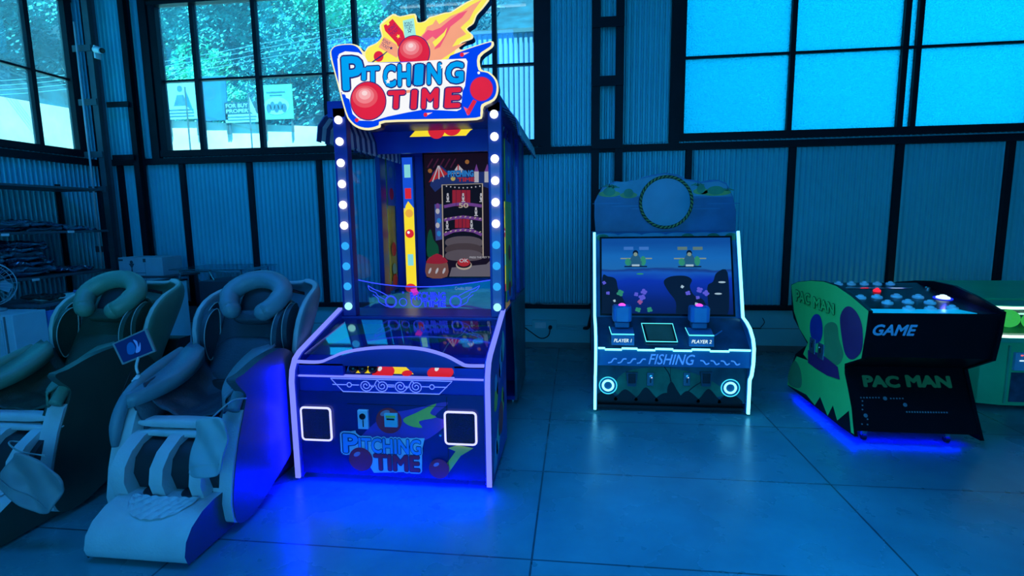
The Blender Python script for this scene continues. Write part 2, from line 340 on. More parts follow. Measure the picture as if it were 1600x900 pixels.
window('window_2', 1.14, 4.47, 2.375, 4.15, [(2.213, .05), (3.285, .055), (3.408, .05)], 3.157, frost)
window('window_3', 2.6, 5.73, 2.37, 4.05, [(3.5, .05), (4.42, .05), (5.30, .05)], 3.17, glass, 'y', XL)
# girts, studs and columns
MB().box(XL, 8.5, YW-0.085, YW-0.012, 2.205, 2.275, steel).build('trim_1', kind='structure')
MB().box(XL, 8.5, YW-0.09, YW-0.012, 0.47, 0.52, steel).build('trim_2', kind='structure')
k = 3
for x in (-5.57, -4.74, -3.865, -2.99, -2.1, -1.2, 1.205, 2.26, 3.305, 4.333, 5.4):
    MB().box(x-0.03, x+0.03, YW-0.07, YW-0.012, 0.52, 2.205, steel).build('trim_%d' % k, kind='structure'); k += 1
MB().box(XL+0.012, XL+0.09, -4.3, 5.9, 2.2, 2.275, steel).build('trim_%d' % k, kind='structure'); k += 1
MB().box(-4.99, -0.4, YW-0.16, YW-0.02, 4.06, 4.2, steel).build('trim_%d' % k, kind='structure'); k += 1
for x in (-5.05, -0.33, 1.04): MB().box(x-0.05, x+0.05, YW-0.08, YW-0.012, 2.275, 4.75, steel).build('trim_%d' % k, kind='structure'); k += 1
c = thing('laced_column', 'dark steel twin-leg column with cross battens beside the fishing machine', 'column', (0.33, 5.93, 0))
for x in (0.205, 0.455):
    MB().box(x-0.04, x+0.04, 5.88, 5.89, 0, 4.75, steel).box(x-0.006, x+0.006, 5.89, 5.97, 0, 4.75, steel).box(x-0.04, x+0.04, 5.97, 5.98, 0, 4.75, steel).build('column_leg', c)
for z in (0.6, 1.2, 1.75, 2.28, 2.93, 3.52, 4.2): MB().box(0.165, 0.495, 5.865, 5.88, z-0.05, z+0.05, steel).build('batten', c)
c = thing('laced_column', 'dark twin-leg corner column with a pale pipe running up it', 'column', (-5.5, 5.75, 0))
for x, y, mt in ((-5.50, 5.70, steel2), (-5.22, 5.88, steel)):
    MB().box(x-0.035, x+0.035, y-0.05, y-0.042, 0, 4.75, mt).box(x-0.005, x+0.005, y-0.04, y+0.04, 0, 4.75, mt).box(x-0.035, x+0.035, y+0.042, y+0.05, 0, 4.75, mt).build('column_leg', c)
for z in (1.2, 1.9, 2.30, 2.89, 3.48): MB().box(-5.70, -5.47, 5.635, 5.648, z-0.035, z+0.035, steel2).build('batten', c)
for z in (2.89, 2.28): MB().box(-5.5, -5.22, 5.80, 5.82, z-0.03, z+0.03, steel).build('batten', c)
MB().tube([(-5.60, 5.60, 1.0), (-5.60, 5.60, 3.75)], 0.011, mat('pale_pipe', (0.55, 0.62, 0.65), 0.4), 8).build('pipe', c, smooth=True)
t = thing('security_camera', 'small white bullet security camera on the corner column', 'camera', (-5.36, 5.70, 3.42))
MB().box(-5.42, -5.40, 5.62, 5.70, 3.36, 3.50, white_p).build('bracket', t, bevel=0.004)
MB().lathe((-5.40, 5.62, 3.45), (1, -0.35, -0.25), [(0.028, 0), (0.034, 0.01), (0.034, 0.13), (0.03, 0.14)], white_p).build('housing', t, smooth=True)
MB().lathe((-5.27, 5.575, 3.42), (1, -0.35, -0.25), [(0.028, 0), (0.028, 0.012), (0.018, 0.014)], blackg).build('lens', t)
for i, (x, y, w) in enumerate(((-1.7, 4.15, 1.1), (-1.25, 4.32, 1.1), (-1.9, 4.5, 1.1))):
    t = thing('tube_light', ['white ceiling tube light nearest the sign', 'white ceiling tube light between the other two', 'white ceiling tube light nearest the windows'][i], 'light', (x, y, 4.45))
    MB().box(x-w/2, x+w/2, y-0.03, y+0.03, 4.46, 4.75 if False else 4.5, white_p).build('fitting', t, bevel=0.004)
    MB().tube([(x-w/2, y, 4.44), (x+w/2, y, 4.44)], 0.014, lit('tube_glow', (0.75, 0.95, 1.0), 3.0)).build('tube', t)
    for q in (-1, 1): MB().tube([(x+q*w/3, y, 4.5), (x+q*w/3, y, 4.75)], 0.005, steel).build('hanger', t)

# ------------------------------------------------------------ outside
ext_ground = mat('outside_ground', (0.08, 0.50, 0.62), 0.9)
MB().box(-40, 40, 6.3, 60, -0.3, -0.05, ext_ground).box(-40, -6.1, -20, 6.3, -0.3, -0.05, ext_ground).build('outside_ground', kind='structure')
conc = mat('white_retaining_wall', (0.60, 0.52, 0.46), 0.8, vary=0.18, scale=1.5)
MB().prism([(-13.6, 13.9, -0.1), (-4.8, 14.1, -0.1), (-4.8, 14.1, 3.92), (-8.5, 14.0, 4.15), (-13.6, 13.9, 4.50)], (0, 0.5, 0), conc).build('retaining_wall_back', kind='structure')
MB().prism([(-13, 2, -0.1), (-13, 14.4, -0.1), (-13, 14.4, 4.55), (-13, 11, 4.40), (-13, 2, 4.2)], (-0.5, 0, 0), conc).build('retaining_wall_left', kind='structure')
hillm = mat('wooded_hillside', (0.005, 0.05, 0.08), 0.95, vary=0.6, scale=2.0, bump=0.8, bscale=5)
rows = [[Vector((x, y0 + 0.0, z0)) + Vector((0, 0, 1.5*noise.noise(Vector((x*0.15, y0*0.15, 3))))) for x in range(-42, 10, 2)] for y0, z0 in ((14.6, 3.6), (17, 5.0), (20, 8.0), (24, 12), (28, 16), (33, 19))]
MB().grid(rows, hillm).build('hillside_back', smooth=True, kind='structure')
rows = [[Vector((x0, y, z0 + 1.2*noise.noise(Vector((x0*0.2, y*0.2, 9))))) for y in range(-10, 30, 2)] for x0, z0 in ((-13.6, 3.6), (-16, 5.0), (-19, 8), (-23, 12), (-28, 16))]
MB().grid(rows, hillm).build('hillside_left', smooth=True, kind='structure')
barkm = mat('bark', (0.10, 0.09, 0.07), 0.9)
leafm = [mat('leaves_%s' % n, c_, 0.55, vary=0.45, scale=1.3) for n, c_ in (('dark', (0.015, 0.15, 0.21)), ('mid', (0.04, 0.36, 0.40)), ('bright', (0.10, 0.66, 0.46)))]
def tree(name, loc, r, label, lm, n=2600, sz=0.17, squash=1.15):
    t = thing(name, label, 'tree', (loc[0], loc[1], loc[2] - r*squash - 1.2), 'trees on the hillside outside')
    base = WL[t.name]; top = Vector(loc)
    b = MB().tube([base, base + (top-base)*0.5 + Vector((0.1, 0, 0)), top], [0.14, 0.10, 0.05], barkm, 6)
    for k in range(5):
        a = k*1.3; b.tube([base + (top-base)*0.55, top + Vector((cos(a)*r*0.6, sin(a)*r*0.6, r*0.35*sin(k)))], [0.06, 0.02], barkm, 5)
    b.build('trunk', t, smooth=True)
    b = MB(); cl = [(Vector((random.gauss(0, 1), random.gauss(0, 1), random.gauss(0, 1))).normalized()*random.uniform(0.35, 0.85), random.uniform(0.16, 0.40)) for _ in range(40)]
    for i in range(n):
        c0, cr = random.choice(cl); d = Vector((random.gauss(0, 1), random.gauss(0, 1), random.gauss(0, 1))).normalized()
        p = c0 + d*cr*random.uniform(0.75, 1.05); p = top + Vector((p.x*r, p.y*r, p.z*r*squash))
        u = (d + Vector((random.uniform(-1, 1), random.uniform(-1, 1), random.uniform(-1, 1)))*0.9).orthogonal().normalized(); w = u.cross(Vector((random.uniform(-.6, .6), random.uniform(-.6, .6), 1))).normalized()
        s_ = sz*random.uniform(0.6, 1.4)
        b.add([p - u*s_, p - w*s_*0.45, p + u*s_, p + w*s_*0.45], [(0, 1, 2, 3)], lm)
    b.build('crown', t)
for i, (x, y, z, r, m_, lab) in enumerate((
    (-16.2, 17.5, 6.6, 2.3, 0, 'dark leafy tree above the banners at far left of the window'),
    (-13.3, 18.0, 8.3, 2.5, 1, 'tall mid-green tree behind the portrait banner'),
    (-12.0, 16.6, 5.6, 1.6, 2, 'bright green bushy tree above the property signboard'),
    (-10.6, 18.5, 9.2, 2.4, 1, 'high mid-green tree in the middle window bays'),
    (-9.2, 16.8, 6.3, 1.9, 1, 'mid-green tree right behind the pale banner with a dark picture'),
    (-8.2, 18.2, 8.2, 2.1, 2, 'bright tree crown over the right end of the retaining wall'),
    (-6.3, 17.0, 6.0, 2.1, 0, 'dark tree behind the sign of the pitching game'),
    (-4.6, 18.5, 8.3, 2.3, 0, 'dark tall tree showing above the sign flames'),
    (-18.0, 21.0, 11.0, 3.0, 0, 'dark tree high on the slope at the window corner'),
    (-17.2, 12.6, 7.4, 2.4, 0, 'dark tree on the slope behind the side window, right pane'),
    (-17.0, 9.2, 7.2, 2.4, 0, 'dark tree on the slope behind the side window, left pane'),  # side-slope trees: weaker sun there is put into the dark leaf colour
    (-18.5, 15.0, 9.6, 2.6, 1, 'mid-green tree between the side slope and the back slope'))):
    tree('hillside_tree', (x, y, z), r, lab, leafm[m_], n=int(2000*r*r), sz=0.055 + 0.012*r)
# banners, flags, wires
bt = mat('banner_vinyl', (0.20, 0.42, 0.42), 0.5, vary=0.05); bt2 = mat('banner_blue', (0.01, 0.12, 0.26), 0.5, vary=0.25, scale=2); bt3 = mat('banner_print', (0.03, 0.12, 0.18), 0.5, vary=0.3)
def banner(name, px0, py0, px1, py1, label, base, art):
    a = at_y(px0, py1, 13.8); z = at_y(px1, py0, 13.8)
    t = thing(name, label, 'banner', ((a.x+z.x)/2, 13.8, a.z))
    MB().box(a.x, z.x, 13.8, 13.84, a.z, z.z, base).build('panel', t)
    for xx in (a.x+0.07, z.x-0.07): MB().box(xx-0.02, xx+0.02, 13.84, 13.9, 3.9, z.z-0.05, steel2).build('post', t)
    m_ = MB(); f = Fr((a.x, 13.795, a.z), (1, 0, 0), (0, 0, 1), (0, -1, 0), 0.004); art(m_, f, z.x-a.x, z.z-a.z); m_.build('printed_artwork', t)
def art1(m_, f, w, h):
    disc(m_, f, w*.52, h*.78, w*.08, bt3); poly(m_, f, [(w*.3,h*.35),(w*.42,h*.62),(w*.62,h*.62),(w*.74,h*.35)], bt3)
    for k in range(3): rect(m_, f, w*.1, w*.9, h*(.06+.08*k), h*(.09+.08*k), bt3)
def art2(m_, f, w, h): disc(m_, f, w*.45, h*.62, w*.2, bt3); disc(m_, f, w*.45, h*.62, w*.14, bt2, 2)
def art3(m_, f, w, h):
    rect(m_, f, 0, w, h*.42, h, mat('board_dark', (0.01, 0.04, 0.06), 0.5)); text(m_, f, 'FOR BUY', w*.04, w*.62, h*.73, h*.93, bt, 2, bold=0.02); text(m_, f, 'PROPERTY', w*.04, w*.82, h*.47, h*.66, bt, 2, bold=0.02)
    rect(m_, f, w*.05, w*.9, h*.25, h*.3, bt3); rect(m_, f, w*.05, w*.8, h*.1, h*.15, bt3)
def art4(m_, f, w, h):
    disc(m_, f, w*.5, h*.38, w*.4, bt, 1, h*.26); 
    for k in range(5): disc(m_, f, w*(.26+.12*k), h*(.32+.06*(k % 2)), w*.08, bt3, 2, h*.13)
    rect(m_, f, w*.2, w*.8, h*.76, h*.8, bt3); rect(m_, f, w*.3, w*.7, h*.68, h*.71, bt3)
banner('advert_banner', 259, 124, 304, 187, 'pale banner with a small figure portrait at the left end of the outside wall', bt, art1)
banner('advert_banner', 309, 118, 351, 189, 'plain mid-blue banner beside the portrait banner on the outside wall', bt2, art2)
banner('property_signboard', 353, 158, 410, 192, 'dark and white property signboard reading FOR BUY PROPERTY on the outside wall', bt, art3)
banner('advert_banner', 409, 131, 455, 187, 'pale green banner with an oval group picture on the outside wall', mat('banner_green', (0.10, 0.40, 0.26), 0.5), art4)
for (a, b_, c_, lab, fm) in (((289, 139), (303, 176), (296, 216), 'blue pennant flag on a thin pole in front of the outside wall', bt2), ((388, 149), (404, 184), (393, 226), 'white pennant flag on a thin pole in front of the outside wall', bt)):
    P, Q, Rr_ = at_y(*a, 12.5), at_y(*b_, 12.5), at_y(*c_, 12.5); t = thing('pennant_flag', lab, 'flag', (P.x, 12.5, -0.1))
    MB().tube([(P.x, 12.5, -0.1), (P.x, 12.5, P.z+0.05)], 0.02, steel2, 6).build('pole', t)
    MB().prism([P, (P.x+0.02, 12.5, Q.z+0.15), Q], (0, 0.01, 0), fm).build('cloth', t)
for k in range(4):
    a = at_y(240, 5+8*k, 11); c_ = at_y(560, 38+8*k, 11)
    a.x -= 14; a.z -= 0.6
    pts = [a + (c_-a)*s_/12 + Vector((0, 0, -0.8*sin(pi*s_/12))) for s_ in range(13)]
    o = MB().tube(pts, 0.007, mat('wire', (0.10, 0.30, 0.36), 0.5), 5).build('overhead_wire')
    tag(o, 'thin overhead wire crossing in front of the trees outside, ' + ['topmost of the four', 'second from the top', 'third from the top', 'lowest of the four'][k], 'wire', 'overhead wires outside')
blg = mat('outbuilding_sheet', (0.10, 0.22, 0.42), 0.6, vary=0.1, scale=1)
b = MB(); n = 60
for i in range(n):
    x = -2.8 + i*5.1/n; b.box(x, x+5.1/n*0.55, 9.0, 9.06, -0.1, 4.50, blg)
b.box(-2.8, 2.3, 9.05, 14, -0.1, 4.50, blg).box(-2.9, 2.4, 8.95, 14, 4.5, 4.56, steel2)
b.build('outbuilding', kind='structure')

# ------------------------------------------------------------ pitching arcade machine
nav = mat('navy_cabinet', (0.02, 0.035, 0.30), 0.35, vary=0.1); nav2 = mat('royal_blue_cabinet', (0.015, 0.04, 0.50), 0.3, vary=0.08)
led_v = lit('violet_led', (0.19, 0.23, 1.0), 1.15); led_b = lit('blue_led', (0.0, 0.0, 1.0), 3.0)
bulb_w = lit('bulb_white', (0.95, 1.0, 1.0), 2.2); bulb_b = lit('bulb_blue', (0.03, 0.42, 1.0), 1.0); bulb_c = lit('bulb_cyan', (0.35, 0.95, 1.0), 1.2)
p_red = mat('print_red', (0.95, 0.03, 0.05), 0.4); p_yel = mat('print_yellow', (0.85, 0.70, 0.10), 0.4); p_blue = mat('print_blue', (0.06, 0.22, 0.75), 0.4); p_pale = mat('print_pale', (0.75, 0.8, 0.85), 0.4)
p_sky = mat('print_sky', (0.12, 0.42, 0.85), 0.4); p_green = mat('print_green', (0.05, 0.45, 0.14), 0.35); p_purp = mat('print_purple', (0.25, 0.06, 0.45), 0.4); p_teal = mat('print_teal', (0.3, 0.7, 0.7), 0.4)
X0, X1 = -1.59, -0.47
PM = thing('pitching_arcade_machine', 'tall blue ball-pitching arcade machine with a bright flaming sign and bulb-lined posts', 'arcade machine', (-1.03, 3.6, 0))
prof = [(2.70, 0.035), (2.70, 0.60), (2.715, 0.66), (2.75, 0.715), (2.80, 0.745), (3.36, 0.90), (3.36, 0.035)]
for x, sg, nm in ((X0, 1, 'left'), (X1, -1, 'right')):
    s_ = MB().prism([(x - 0.012*sg, y, z) for y, z in prof], (0.035*sg, 0, 0), nav2).build('side_panel', PM, bevel=0.004)
    g = MB(); f = Fr((x - 0.012*sg, 0, 0), (0, 1, 0), (0, 0, 1), (-sg, 0, 0), 0.001)
    if sg == -1:
        random.seed(4)
        for k in range(9):
            u, v = 2.85 + 0.05*k, 0.12 + 0.07*((k*5) % 9); poly(g, f, sp2([(u-.07, v-.05), (u+.02, v-.07), (u+.09, v+.03), (u+.02, v+.12), (u-.04, v+.05)], 4), [p_sky, p_yel, p_teal, p_purp, p_green][k % 5])
        disc(g, f, 3.08, 0.28, 0.10, p_red, 2); disc(g, f, 2.90, 0.56, 0.05, p_sky, 2)
    else: poly(g, f, [(2.8, .1), (3.2, .2), (3.1, .5)], p_sky)
    g.build('printed_artwork', s_)
    MB().strip([(x, 2.694, 0.03), (x, 2.694, 0.60), (x, 2.708, 0.665), (x, 2.745, 0.722), (x, 2.80, 0.752), (x, 3.355, 0.908)], 0.012, 0.028, (1, 0, 0), led_v).build('led_strip', PM)
MB().box(X0+0.02, X1-0.02, 2.72, 2.745, 0.05, 0.54, mat('front_navy', (0.008, 0.018, 0.16), 0.3)).box(X0+0.02, X1-0.02, 2.745, 3.34, 0.05, 0.07, nav).box(X0+0.02, X1-0.02, 3.32, 3.34, 0.05, 0.86, nav).build('front_panel', PM)
MB().box(X0+0.03, X1-0.03, 2.84, 2.86, 0.025, 0.045, led_b).box(X0+0.05, X1-0.05, 3.2, 3.22, 0.025, 0.045, led_b).build('underglow_strip', PM)
light('machine_underglow', 'AREA', (-1.03, 2.70, 0.05), (-35, 0, 0), 26, (0.0, 0.0, 1.0), 1.06, 0.03)
light('left_strip_glow', 'AREA', (-1.604, 2.682, 0.38), (90, 0, 135), 8, (0.0, 0.0, 1.0), 0.015, 0.62)
for x in (X0+0.12, X1-0.12):
    for y in (2.85, 3.25): MB().lathe((x, y, 0.0), (0, 0, 1), [(0.02, 0), (0.02, 0.012), (0.008, 0.014), (0.008, 0.055)], chrome, 12).build('levelling_foot', PM)
# front fascia with the arch opening
FY = 2.735
top = [(-1.56, .715), (-1.43, .715), (-1.36, .74), (-1.27, .775), (-1.12, .800), (-.96, .808), (-.82, .798), (-.70, .765), (-.62, .725), (-.585, .712), (-.49, .712)]
low = [(-.49, .70), (-.585, .70), (-.63, .712), (-.71, .745), (-.83, .776), (-.96, .786), (-1.11, .779), (-1.25, .755), (-1.34, .722), (-1.42, .70), (-1.56, .70)]
MB().strip([(x, FY-0.02, z) for x, z in sp2(top, 5, False)], 0.014, 0.02, (0, 1, 0), led_v).build('arch_led_strip', PM)
arch = [(x, FY, z-0.006) for x, z in sp2(top, 5, False)]
MB().prism([(-1.56, FY, .70)] + [(x, FY, z) for x, z in sp2([(-1.43, .70), (-1.36, .722), (-1.27, .757), (-1.12, .785), (-.96, .793), (-.82, .78), (-.70, .747), (-.62, .71), (-.585, .70)], 5, False)] + [(-.49, FY, .70), (-.49, FY, .69), (-1.56, FY, .69)], (0, 0.02, 0), nav).build('arch_panel', PM)
MB().box(X0+.025, -1.30, FY, FY+.03, .54, .70, nav2).box(-.66, X1-.025, FY, FY+.03, .54, .70, nav2).box(-1.30, -.66, FY, FY+.03, .54, .63, nav2).box(X0+.025, X1-.025, FY-.012, FY+.035, .625, .633, led_v).build('fascia', PM)
sl = MB(); sl.prism([(-1.30, FY+.02, .63), (-.66, FY+.02, .63), (-.66, FY+.10, .695), (-1.30, FY+.10, .695)], (0, 0.012, -0.004), nav)
f = Fr((-1.30, FY+.02, .63), (1, 0, 0), (0, .08, .065), (0, -.065, .08), 0.001); L_y = lit('strip_yellow', (1.0, .72, .02), .9); L_r = lit('strip_red', (.8, .015, .03), .8); L_w = lit('strip_white', (.9, .9, 1), .8)
poly(sl, f, [(.06, .015), (.46, .1), (.16, .1)], L_y, 1); poly(sl, f, [(.06, .015), (.40, .015), (.30, .10), (.10, .10)], L_y, 2); disc(sl, f, .22, .025, .065, L_r, 3, .05); disc(sl, f, .55, .03, .075, L_r, 3, .05); disc(sl, f, .36, .02, .03, L_r, 3, .02)
disc(sl, f, .195, .045, .012, L_w, 4, .016); disc(sl, f, .525, .055, .012, L_w, 4, .018)
sl.build('lit_ball_strip', PM)
for x in (-1.255, -1.20, -1.14): MB().pad((x, FY+.04, .665), (.028, 0, 0), (0, .028, 0), (0, 0, .028), blackg, 1).build('speaker_knob', PM, smooth=True)
# scroll trim
tr = MB(); tm = mat('raised_scroll', (0.30, 0.38, 0.98), 0.3, vary=.05, emit=.45)  # emission brightens the raised lines, though they hold no lamp
poly_pts = [(-1.37, .62), (-.67, .62), (-.745, .545), (-1.30, .545)]
tr.prism([(x, FY-.012, z) for x, z in poly_pts], (0, .012, 0), nav2)
def lp(pts, r=.0028, closed=False): tr.tube([(x, FY-.015, z) for x, z in pts], r, tm, 6, closed)
lp(poly_pts, .003, True); lp([(-1.36, .585), (-1.28, .585)]); lp([(-.77, .585), (-.70, .585)]); lp(arc((-1.262, .585), .013, 0, 360, 12)); lp(arc((-.785, .585), .013, 0, 360, 12)); lp([(-1.248, .585), (-1.205, .585)]); lp([(-.845, .585), (-.80, .585)])
for cx, sg in ((-1.165, 1), (-1.07, -1), (-.965, 1), (-.875, -1)):
    lp([(cx + sg*(.006+.028*t_/20)*cos(t_*.55), .583 + (.006+.026*t_/20)*sin(t_*.55)) for t_ in range(24)])
for cx in (-1.12, -.92): lp(sp2([(cx-.03, .60), (cx-.005, .575), (cx+.02, .612), (cx+.035, .603)], 5, False))
lp([(-1.04, .59), (-1.0, .59)]); lp([(-1.04, .58), (-1.0, .58)])
tr.build('scroll_trim', PM)
# front print
fp = MB(); f = Fr((0, 2.72, 0), (1, 0, 0), (0, 0, 1), (0, -1, 0), 0.0012)
def P(px, py): v = at_y(px, py, 2.72); return (v.x, v.z)
def PP(l): return [P(*q) for q in l]
poly(fp, f, sp2(PP([(560, 690), (600, 650), (640, 640), (700, 628), (680, 650), (700, 660), (660, 690), (600, 700)]), 4), p_purp, 1)
poly(fp, f, sp2(PP([(630, 655), (650, 645), (682, 630), (672, 645), (682, 652), (655, 658), (660, 668), (640, 665)]), 3), p_yel, 2)
u, v = P(608, 657); disc(fp, f, u, v, .075, p_red, 3); u, v = P(602, 645); disc(fp, f, u, v, .03, mat('print_pink', (.85, .3, .35), .4), 4, .015, rot=.4)
poly(fp, f, PP([(533, 676), (556, 672), (560, 684), (664, 684), (660, 702), (660, 736), (585, 738), (560, 700), (545, 706)]), p_pale, 5)
poly(fp, f, PP([(700, 700), (715, 695), (740, 700), (720, 712), (700, 740), (690, 735), (712, 705)]), p_yel, 2)
def logo(mb, f, Pf, l, cb, cr, cw, ck, big, sc=1.0):
    for body, x0, x1, y0, y1, b_ in big:
        a = Pf(x0, y1); z = Pf(x1, y0); text(mb, f, body, a[0], z[0], a[1], z[1], cb if body != 'TIME' else cr, l+2, bold=b_, outline=[(.035, ck, -1), (.09, cw, -2)])
logo(fp, f, P, 7, p_sky, p_red, p_pale, mat('print_navy', (.01, .02, .1), .4), [('P', 538, 560, 677, 706, .03), ('ITCHING', 562, 658, 686, 706, .03), ('TIME', 586, 656, 711, 733, .035)])
u, v = P(565, 716); disc(fp, f, u, v, .070, p_red, 10); disc(fp, f, u-.02, v+.03, .022, MATS['print_pink'], 11, .012, rot=.5)
u, v = P(687, 731); disc(fp, f, u, v, .058, p_red, 10); disc(fp, f, u-.015, v+.025, .018, MATS['print_pink'], 11, .01, rot=.5)
fp.build('printed_artwork', PM)
for a, b_ in (((468, 635), (520, 690)), ((693, 642), (746, 697))):
    q0, q1 = at_y(*a, 2.705), at_y(*b_, 2.705); cx, cz, w, h = (q0.x+q1.x)/2, (q0.z+q1.z)/2, (q1.x-q0.x)/2-.006, (q0.z-q1.z)/2-.006; r = .018
    pts = [(cx+sx*(w-r)+r*cos(radians(a_)), 2.707, cz+sz*(h-r)+r*sin(radians(a_))) for sx, sz, st in ((1,1,0),(-1,1,90),(-1,-1,180),(1,-1,270)) for a_ in range(st, st+91, 30)]
    fo = MB().prism([(p[0], 2.705, p[2]) for p in pts], (0, .014, 0), mat('speaker_mesh', (.01, .015, .05), .7, bump=.6, bscale=220)).build('ball_chute_cover', PM)
    MB().tube(pts, .0065, lit('frame_led', (.5, .52, 1), 1.6), 8, True).build('led_frame', fo)
MB().box(-1.215, -1.155, 2.70, 2.722, .335, .445, p_pale).build('coin_plate', PM, bevel=.003); MB().lathe((-1.185, 2.70, .41), (0, -1, 0), [(.018, 0), (.018, .004), (.006, .005)], blackg, 14).build('coin_slot', PM)
MB().box(-1.185, -1.18, 2.696, 2.701, .35, .39, blackg).build('coin_return', PM)
MB().box(-1.06, -.985, 2.70, 2.722, .352, .43, p_teal).build('ticket_dispenser', PM, bevel=.003); MB().box(-1.045, -1.0, 2.697, 2.701, .395, .403, blackg).box(-1.05, -.995, 2.698, 2.7005, .408, .42, p_yel).build('ticket_slot', PM)
MB().lathe((-.745, 2.72, .31), (0, -1, 0), [(.008, 0), (.008, .006), (.005, .008)], chrome, 12).build('key_lock', PM)
MB().box(-.7055, -.7035, 2.717, 2.721, .06, .53, black).box(-1.28, -.70, 2.7175, 2.721, .474, .476, black).build('door_seam', PM)
# playfield under glass
pf = MB(); O = Vector((X0+.03, 2.80, .70)); Vd = Vector((0, .55, .115)); Vn = Vd.normalized(); Nn = Vector((1, 0, 0)).cross(Vn)
pf.prism([O, O + Vector((1.06, 0, 0)), O + Vector((1.06, 0, 0)) + Vd, O + Vd], -Nn*.02, nav2)
f = Fr(O, (1, 0, 0), Vn, Nn, .001)
poly(pf, f, sp2([(.0, .55), (.95, .55), (.9, .5), (.6, .47), (.5, .40), (.42, .44), (.3, .38), (.15, .35), (.05, .2), (.0, .25)], 4), p_green, 1)
poly(pf, f, sp2([(.5, .33), (.8, .38), (1.0, .45), (1.02, .3), (.85, .35), (.7, .25)], 4), p_green, 1)
disc(pf, f, .62, .18, .08, p_purp, 2, .05); line(pf, f, sp2([(.86, .5), (.85, .38), (.80, .28), (.79, .12)], 5, False), .008, p_pale, 3)
for u, v in ((.88, .28), (.97, .28), (.915, .23)):
    pf.lathe(f.p(u, v, 2), Nn, [(.032, 0), (.032, .006), (.022, .012)], mat('cyan_button', (.05, .45, .75), .25, emit=.35), 16)
pf.build('playfield', PM)
MB().prism([O + Nn*.035 + Vn*.0, O + Vector((1.06, 0, 0)) + Nn*.035, O + Vector((1.06, 0, 0)) + Vd + Nn*.035, O + Vd + Nn*.035], Nn*.004, clear('playfield_glass', (.85, .95, 1), .32)).build('playfield_glass', PM)
# rear cabinet
RB = 4.80
for x in (X0, X1):
    MB().prism([(x, y, z) for y, z in ((4.10, .03), (4.10, .30), (3.95, .80), (3.95, .86), (RB, .86), (RB, .03))], (.02 if x < -1 else -.02, 0, 0), mat('rear_side', (.03, .12, .16), .4, vary=.4, scale=7)).build('rear_side_panel', PM)
MB().box(X0+.02, X1-.02, 4.52, RB, .03, .86, nav).box(X0+.02, X1-.02, 3.36, 4.6, .84, .86, nav).box(X0+.02, X1-.02, 4.1, 4.52, .03, .06, nav).build('rear_cabinet', PM)
for x in (X0+.05, X1-.05):
    for y in (4.2, 4.7): MB().lathe((x, y, 0), (0, 0, 1), [(.02, 0), (.02, .01), (.008, .012), (.008, .035)], chrome, 10).build('levelling_foot', PM)
PY = 3.36
def post(pts_px, w):
    a, z = at_y(*pts_px[0], PY), at_y(*pts_px[1], PY); return a, z
xL, xR = -1.515, -.505
for x, sg in ((xL, 1), (xR, -1)):
    po = MB().box(x-.045, x+.045, PY-.03, PY+.04, .86, 2.22, nav).build('post', PM, bevel=.006)
    inn = MB().box(x-.028, x+.028, PY-.033, PY-.03, .95, 1.85, mat('post_print', (.28, .22, .45), .4)).build('printed_band', po)
bw = MB().pad((xL, PY-.04, 2.14), (.026, 0, 0), (0, .020, 0), (0, 0, .026), bulb_w, 1, nu=16, nv=10).build('bulb', PM, smooth=True)
bb = MB().pad((xL, PY-.04, 2.14), (.026, 0, 0), (0, .020, 0), (0, 0, .026), bulb_b, 1, nu=16, nv=10).build('bulb', PM, smooth=True)
bc = MB().pad((xL, PY-.04, 2.14), (.026, 0, 0), (0, .020, 0), (0, 0, .026), bulb_c, 1, nu=16, nv=10).build('bulb', PM, smooth=True)
used = set()
for x in (xL, xR):
    for k in range(10):
        src = bw if k < 6 else (bb if k < 9 else bc)
        o = src if src not in used else src.copy()
        if src in used: S.collection.objects.link(o)
        used.add(src); o.location = (x - xL, 0, -k*.1345)
# side glass, mid posts, roof
for x, sg in ((X0+.03, 1), (X1-.03, -1)):
    MB().box(x-.004, x+.004, 3.41, 4.06, .87, 2.16, clear('side_glass', (.86, .96, 1), .06) if 'side_glass' not in MATS else MATS['side_glass']).box(x-.004, x+.004, 4.24, 4.50, .87, 2.10, MATS['side_glass']).build('side_glass', PM)
    MB().box(x-.02, x+.02, 4.08, 4.20, .86, 2.16, nav).build('frame_post', PM, bevel=.004)
    MB().box(x-.02, x+.02, 4.52, RB, .86, 2.16, nav).build('frame_post', PM, bevel=.004)
    st = MB(); st.box(x-.003-.006*sg, x+.003-.006*sg, 3.70 if sg < 0 else 4.28, 4.02 if sg < 0 else 4.46, .90, 2.05, p_yel)
    u0, u1 = (3.70, 4.02) if sg < 0 else (4.28, 4.46); f = Fr((x - .01*sg, 0, 0), (0, 1, 0), (0, 0, 1), (-sg, 0, 0), .001); f2 = Fr((x + .004*sg - .002*sg, 0, 0), (0, 1, 0), (0, 0, 1), (sg, 0, 0), .001)
    for ff in (f, f2):
        rect(st, ff, u0, u1, 1.62, 2.05, p_blue, 1); rect(st, ff, u0, u1, .90, .98, p_blue, 1)
        for (v_, mm, rr) in ((1.25, p_red, .06), (.98, p_red, .06), (1.9, p_teal, .05), (1.72, p_red, .05), (1.08, p_teal, .05)): disc(st, ff, (u0+u1)/2, v_, rr, mm, 2)
    st.build('side_strip', PM)  # left one paints the lit strip's reflection in the side glass
MB().box(X0, X1, 3.33, RB, 2.16, 2.26, nav).box(X0, X1, RB-.02, RB, .86, 2.16, nav).box(X0+.06, X1-.06, 4.50, 4.52, 2.03, 2.16, nav2).build('roof', PM)
hd = MB(); f = Fr((0, 3.95, 0), (1, 0, 0), (0, 0, 1), (0, -1, 0), .001)
hd.box(X0+.04, X1-.04, 3.95, 3.98, 2.00, 2.16, nav2)
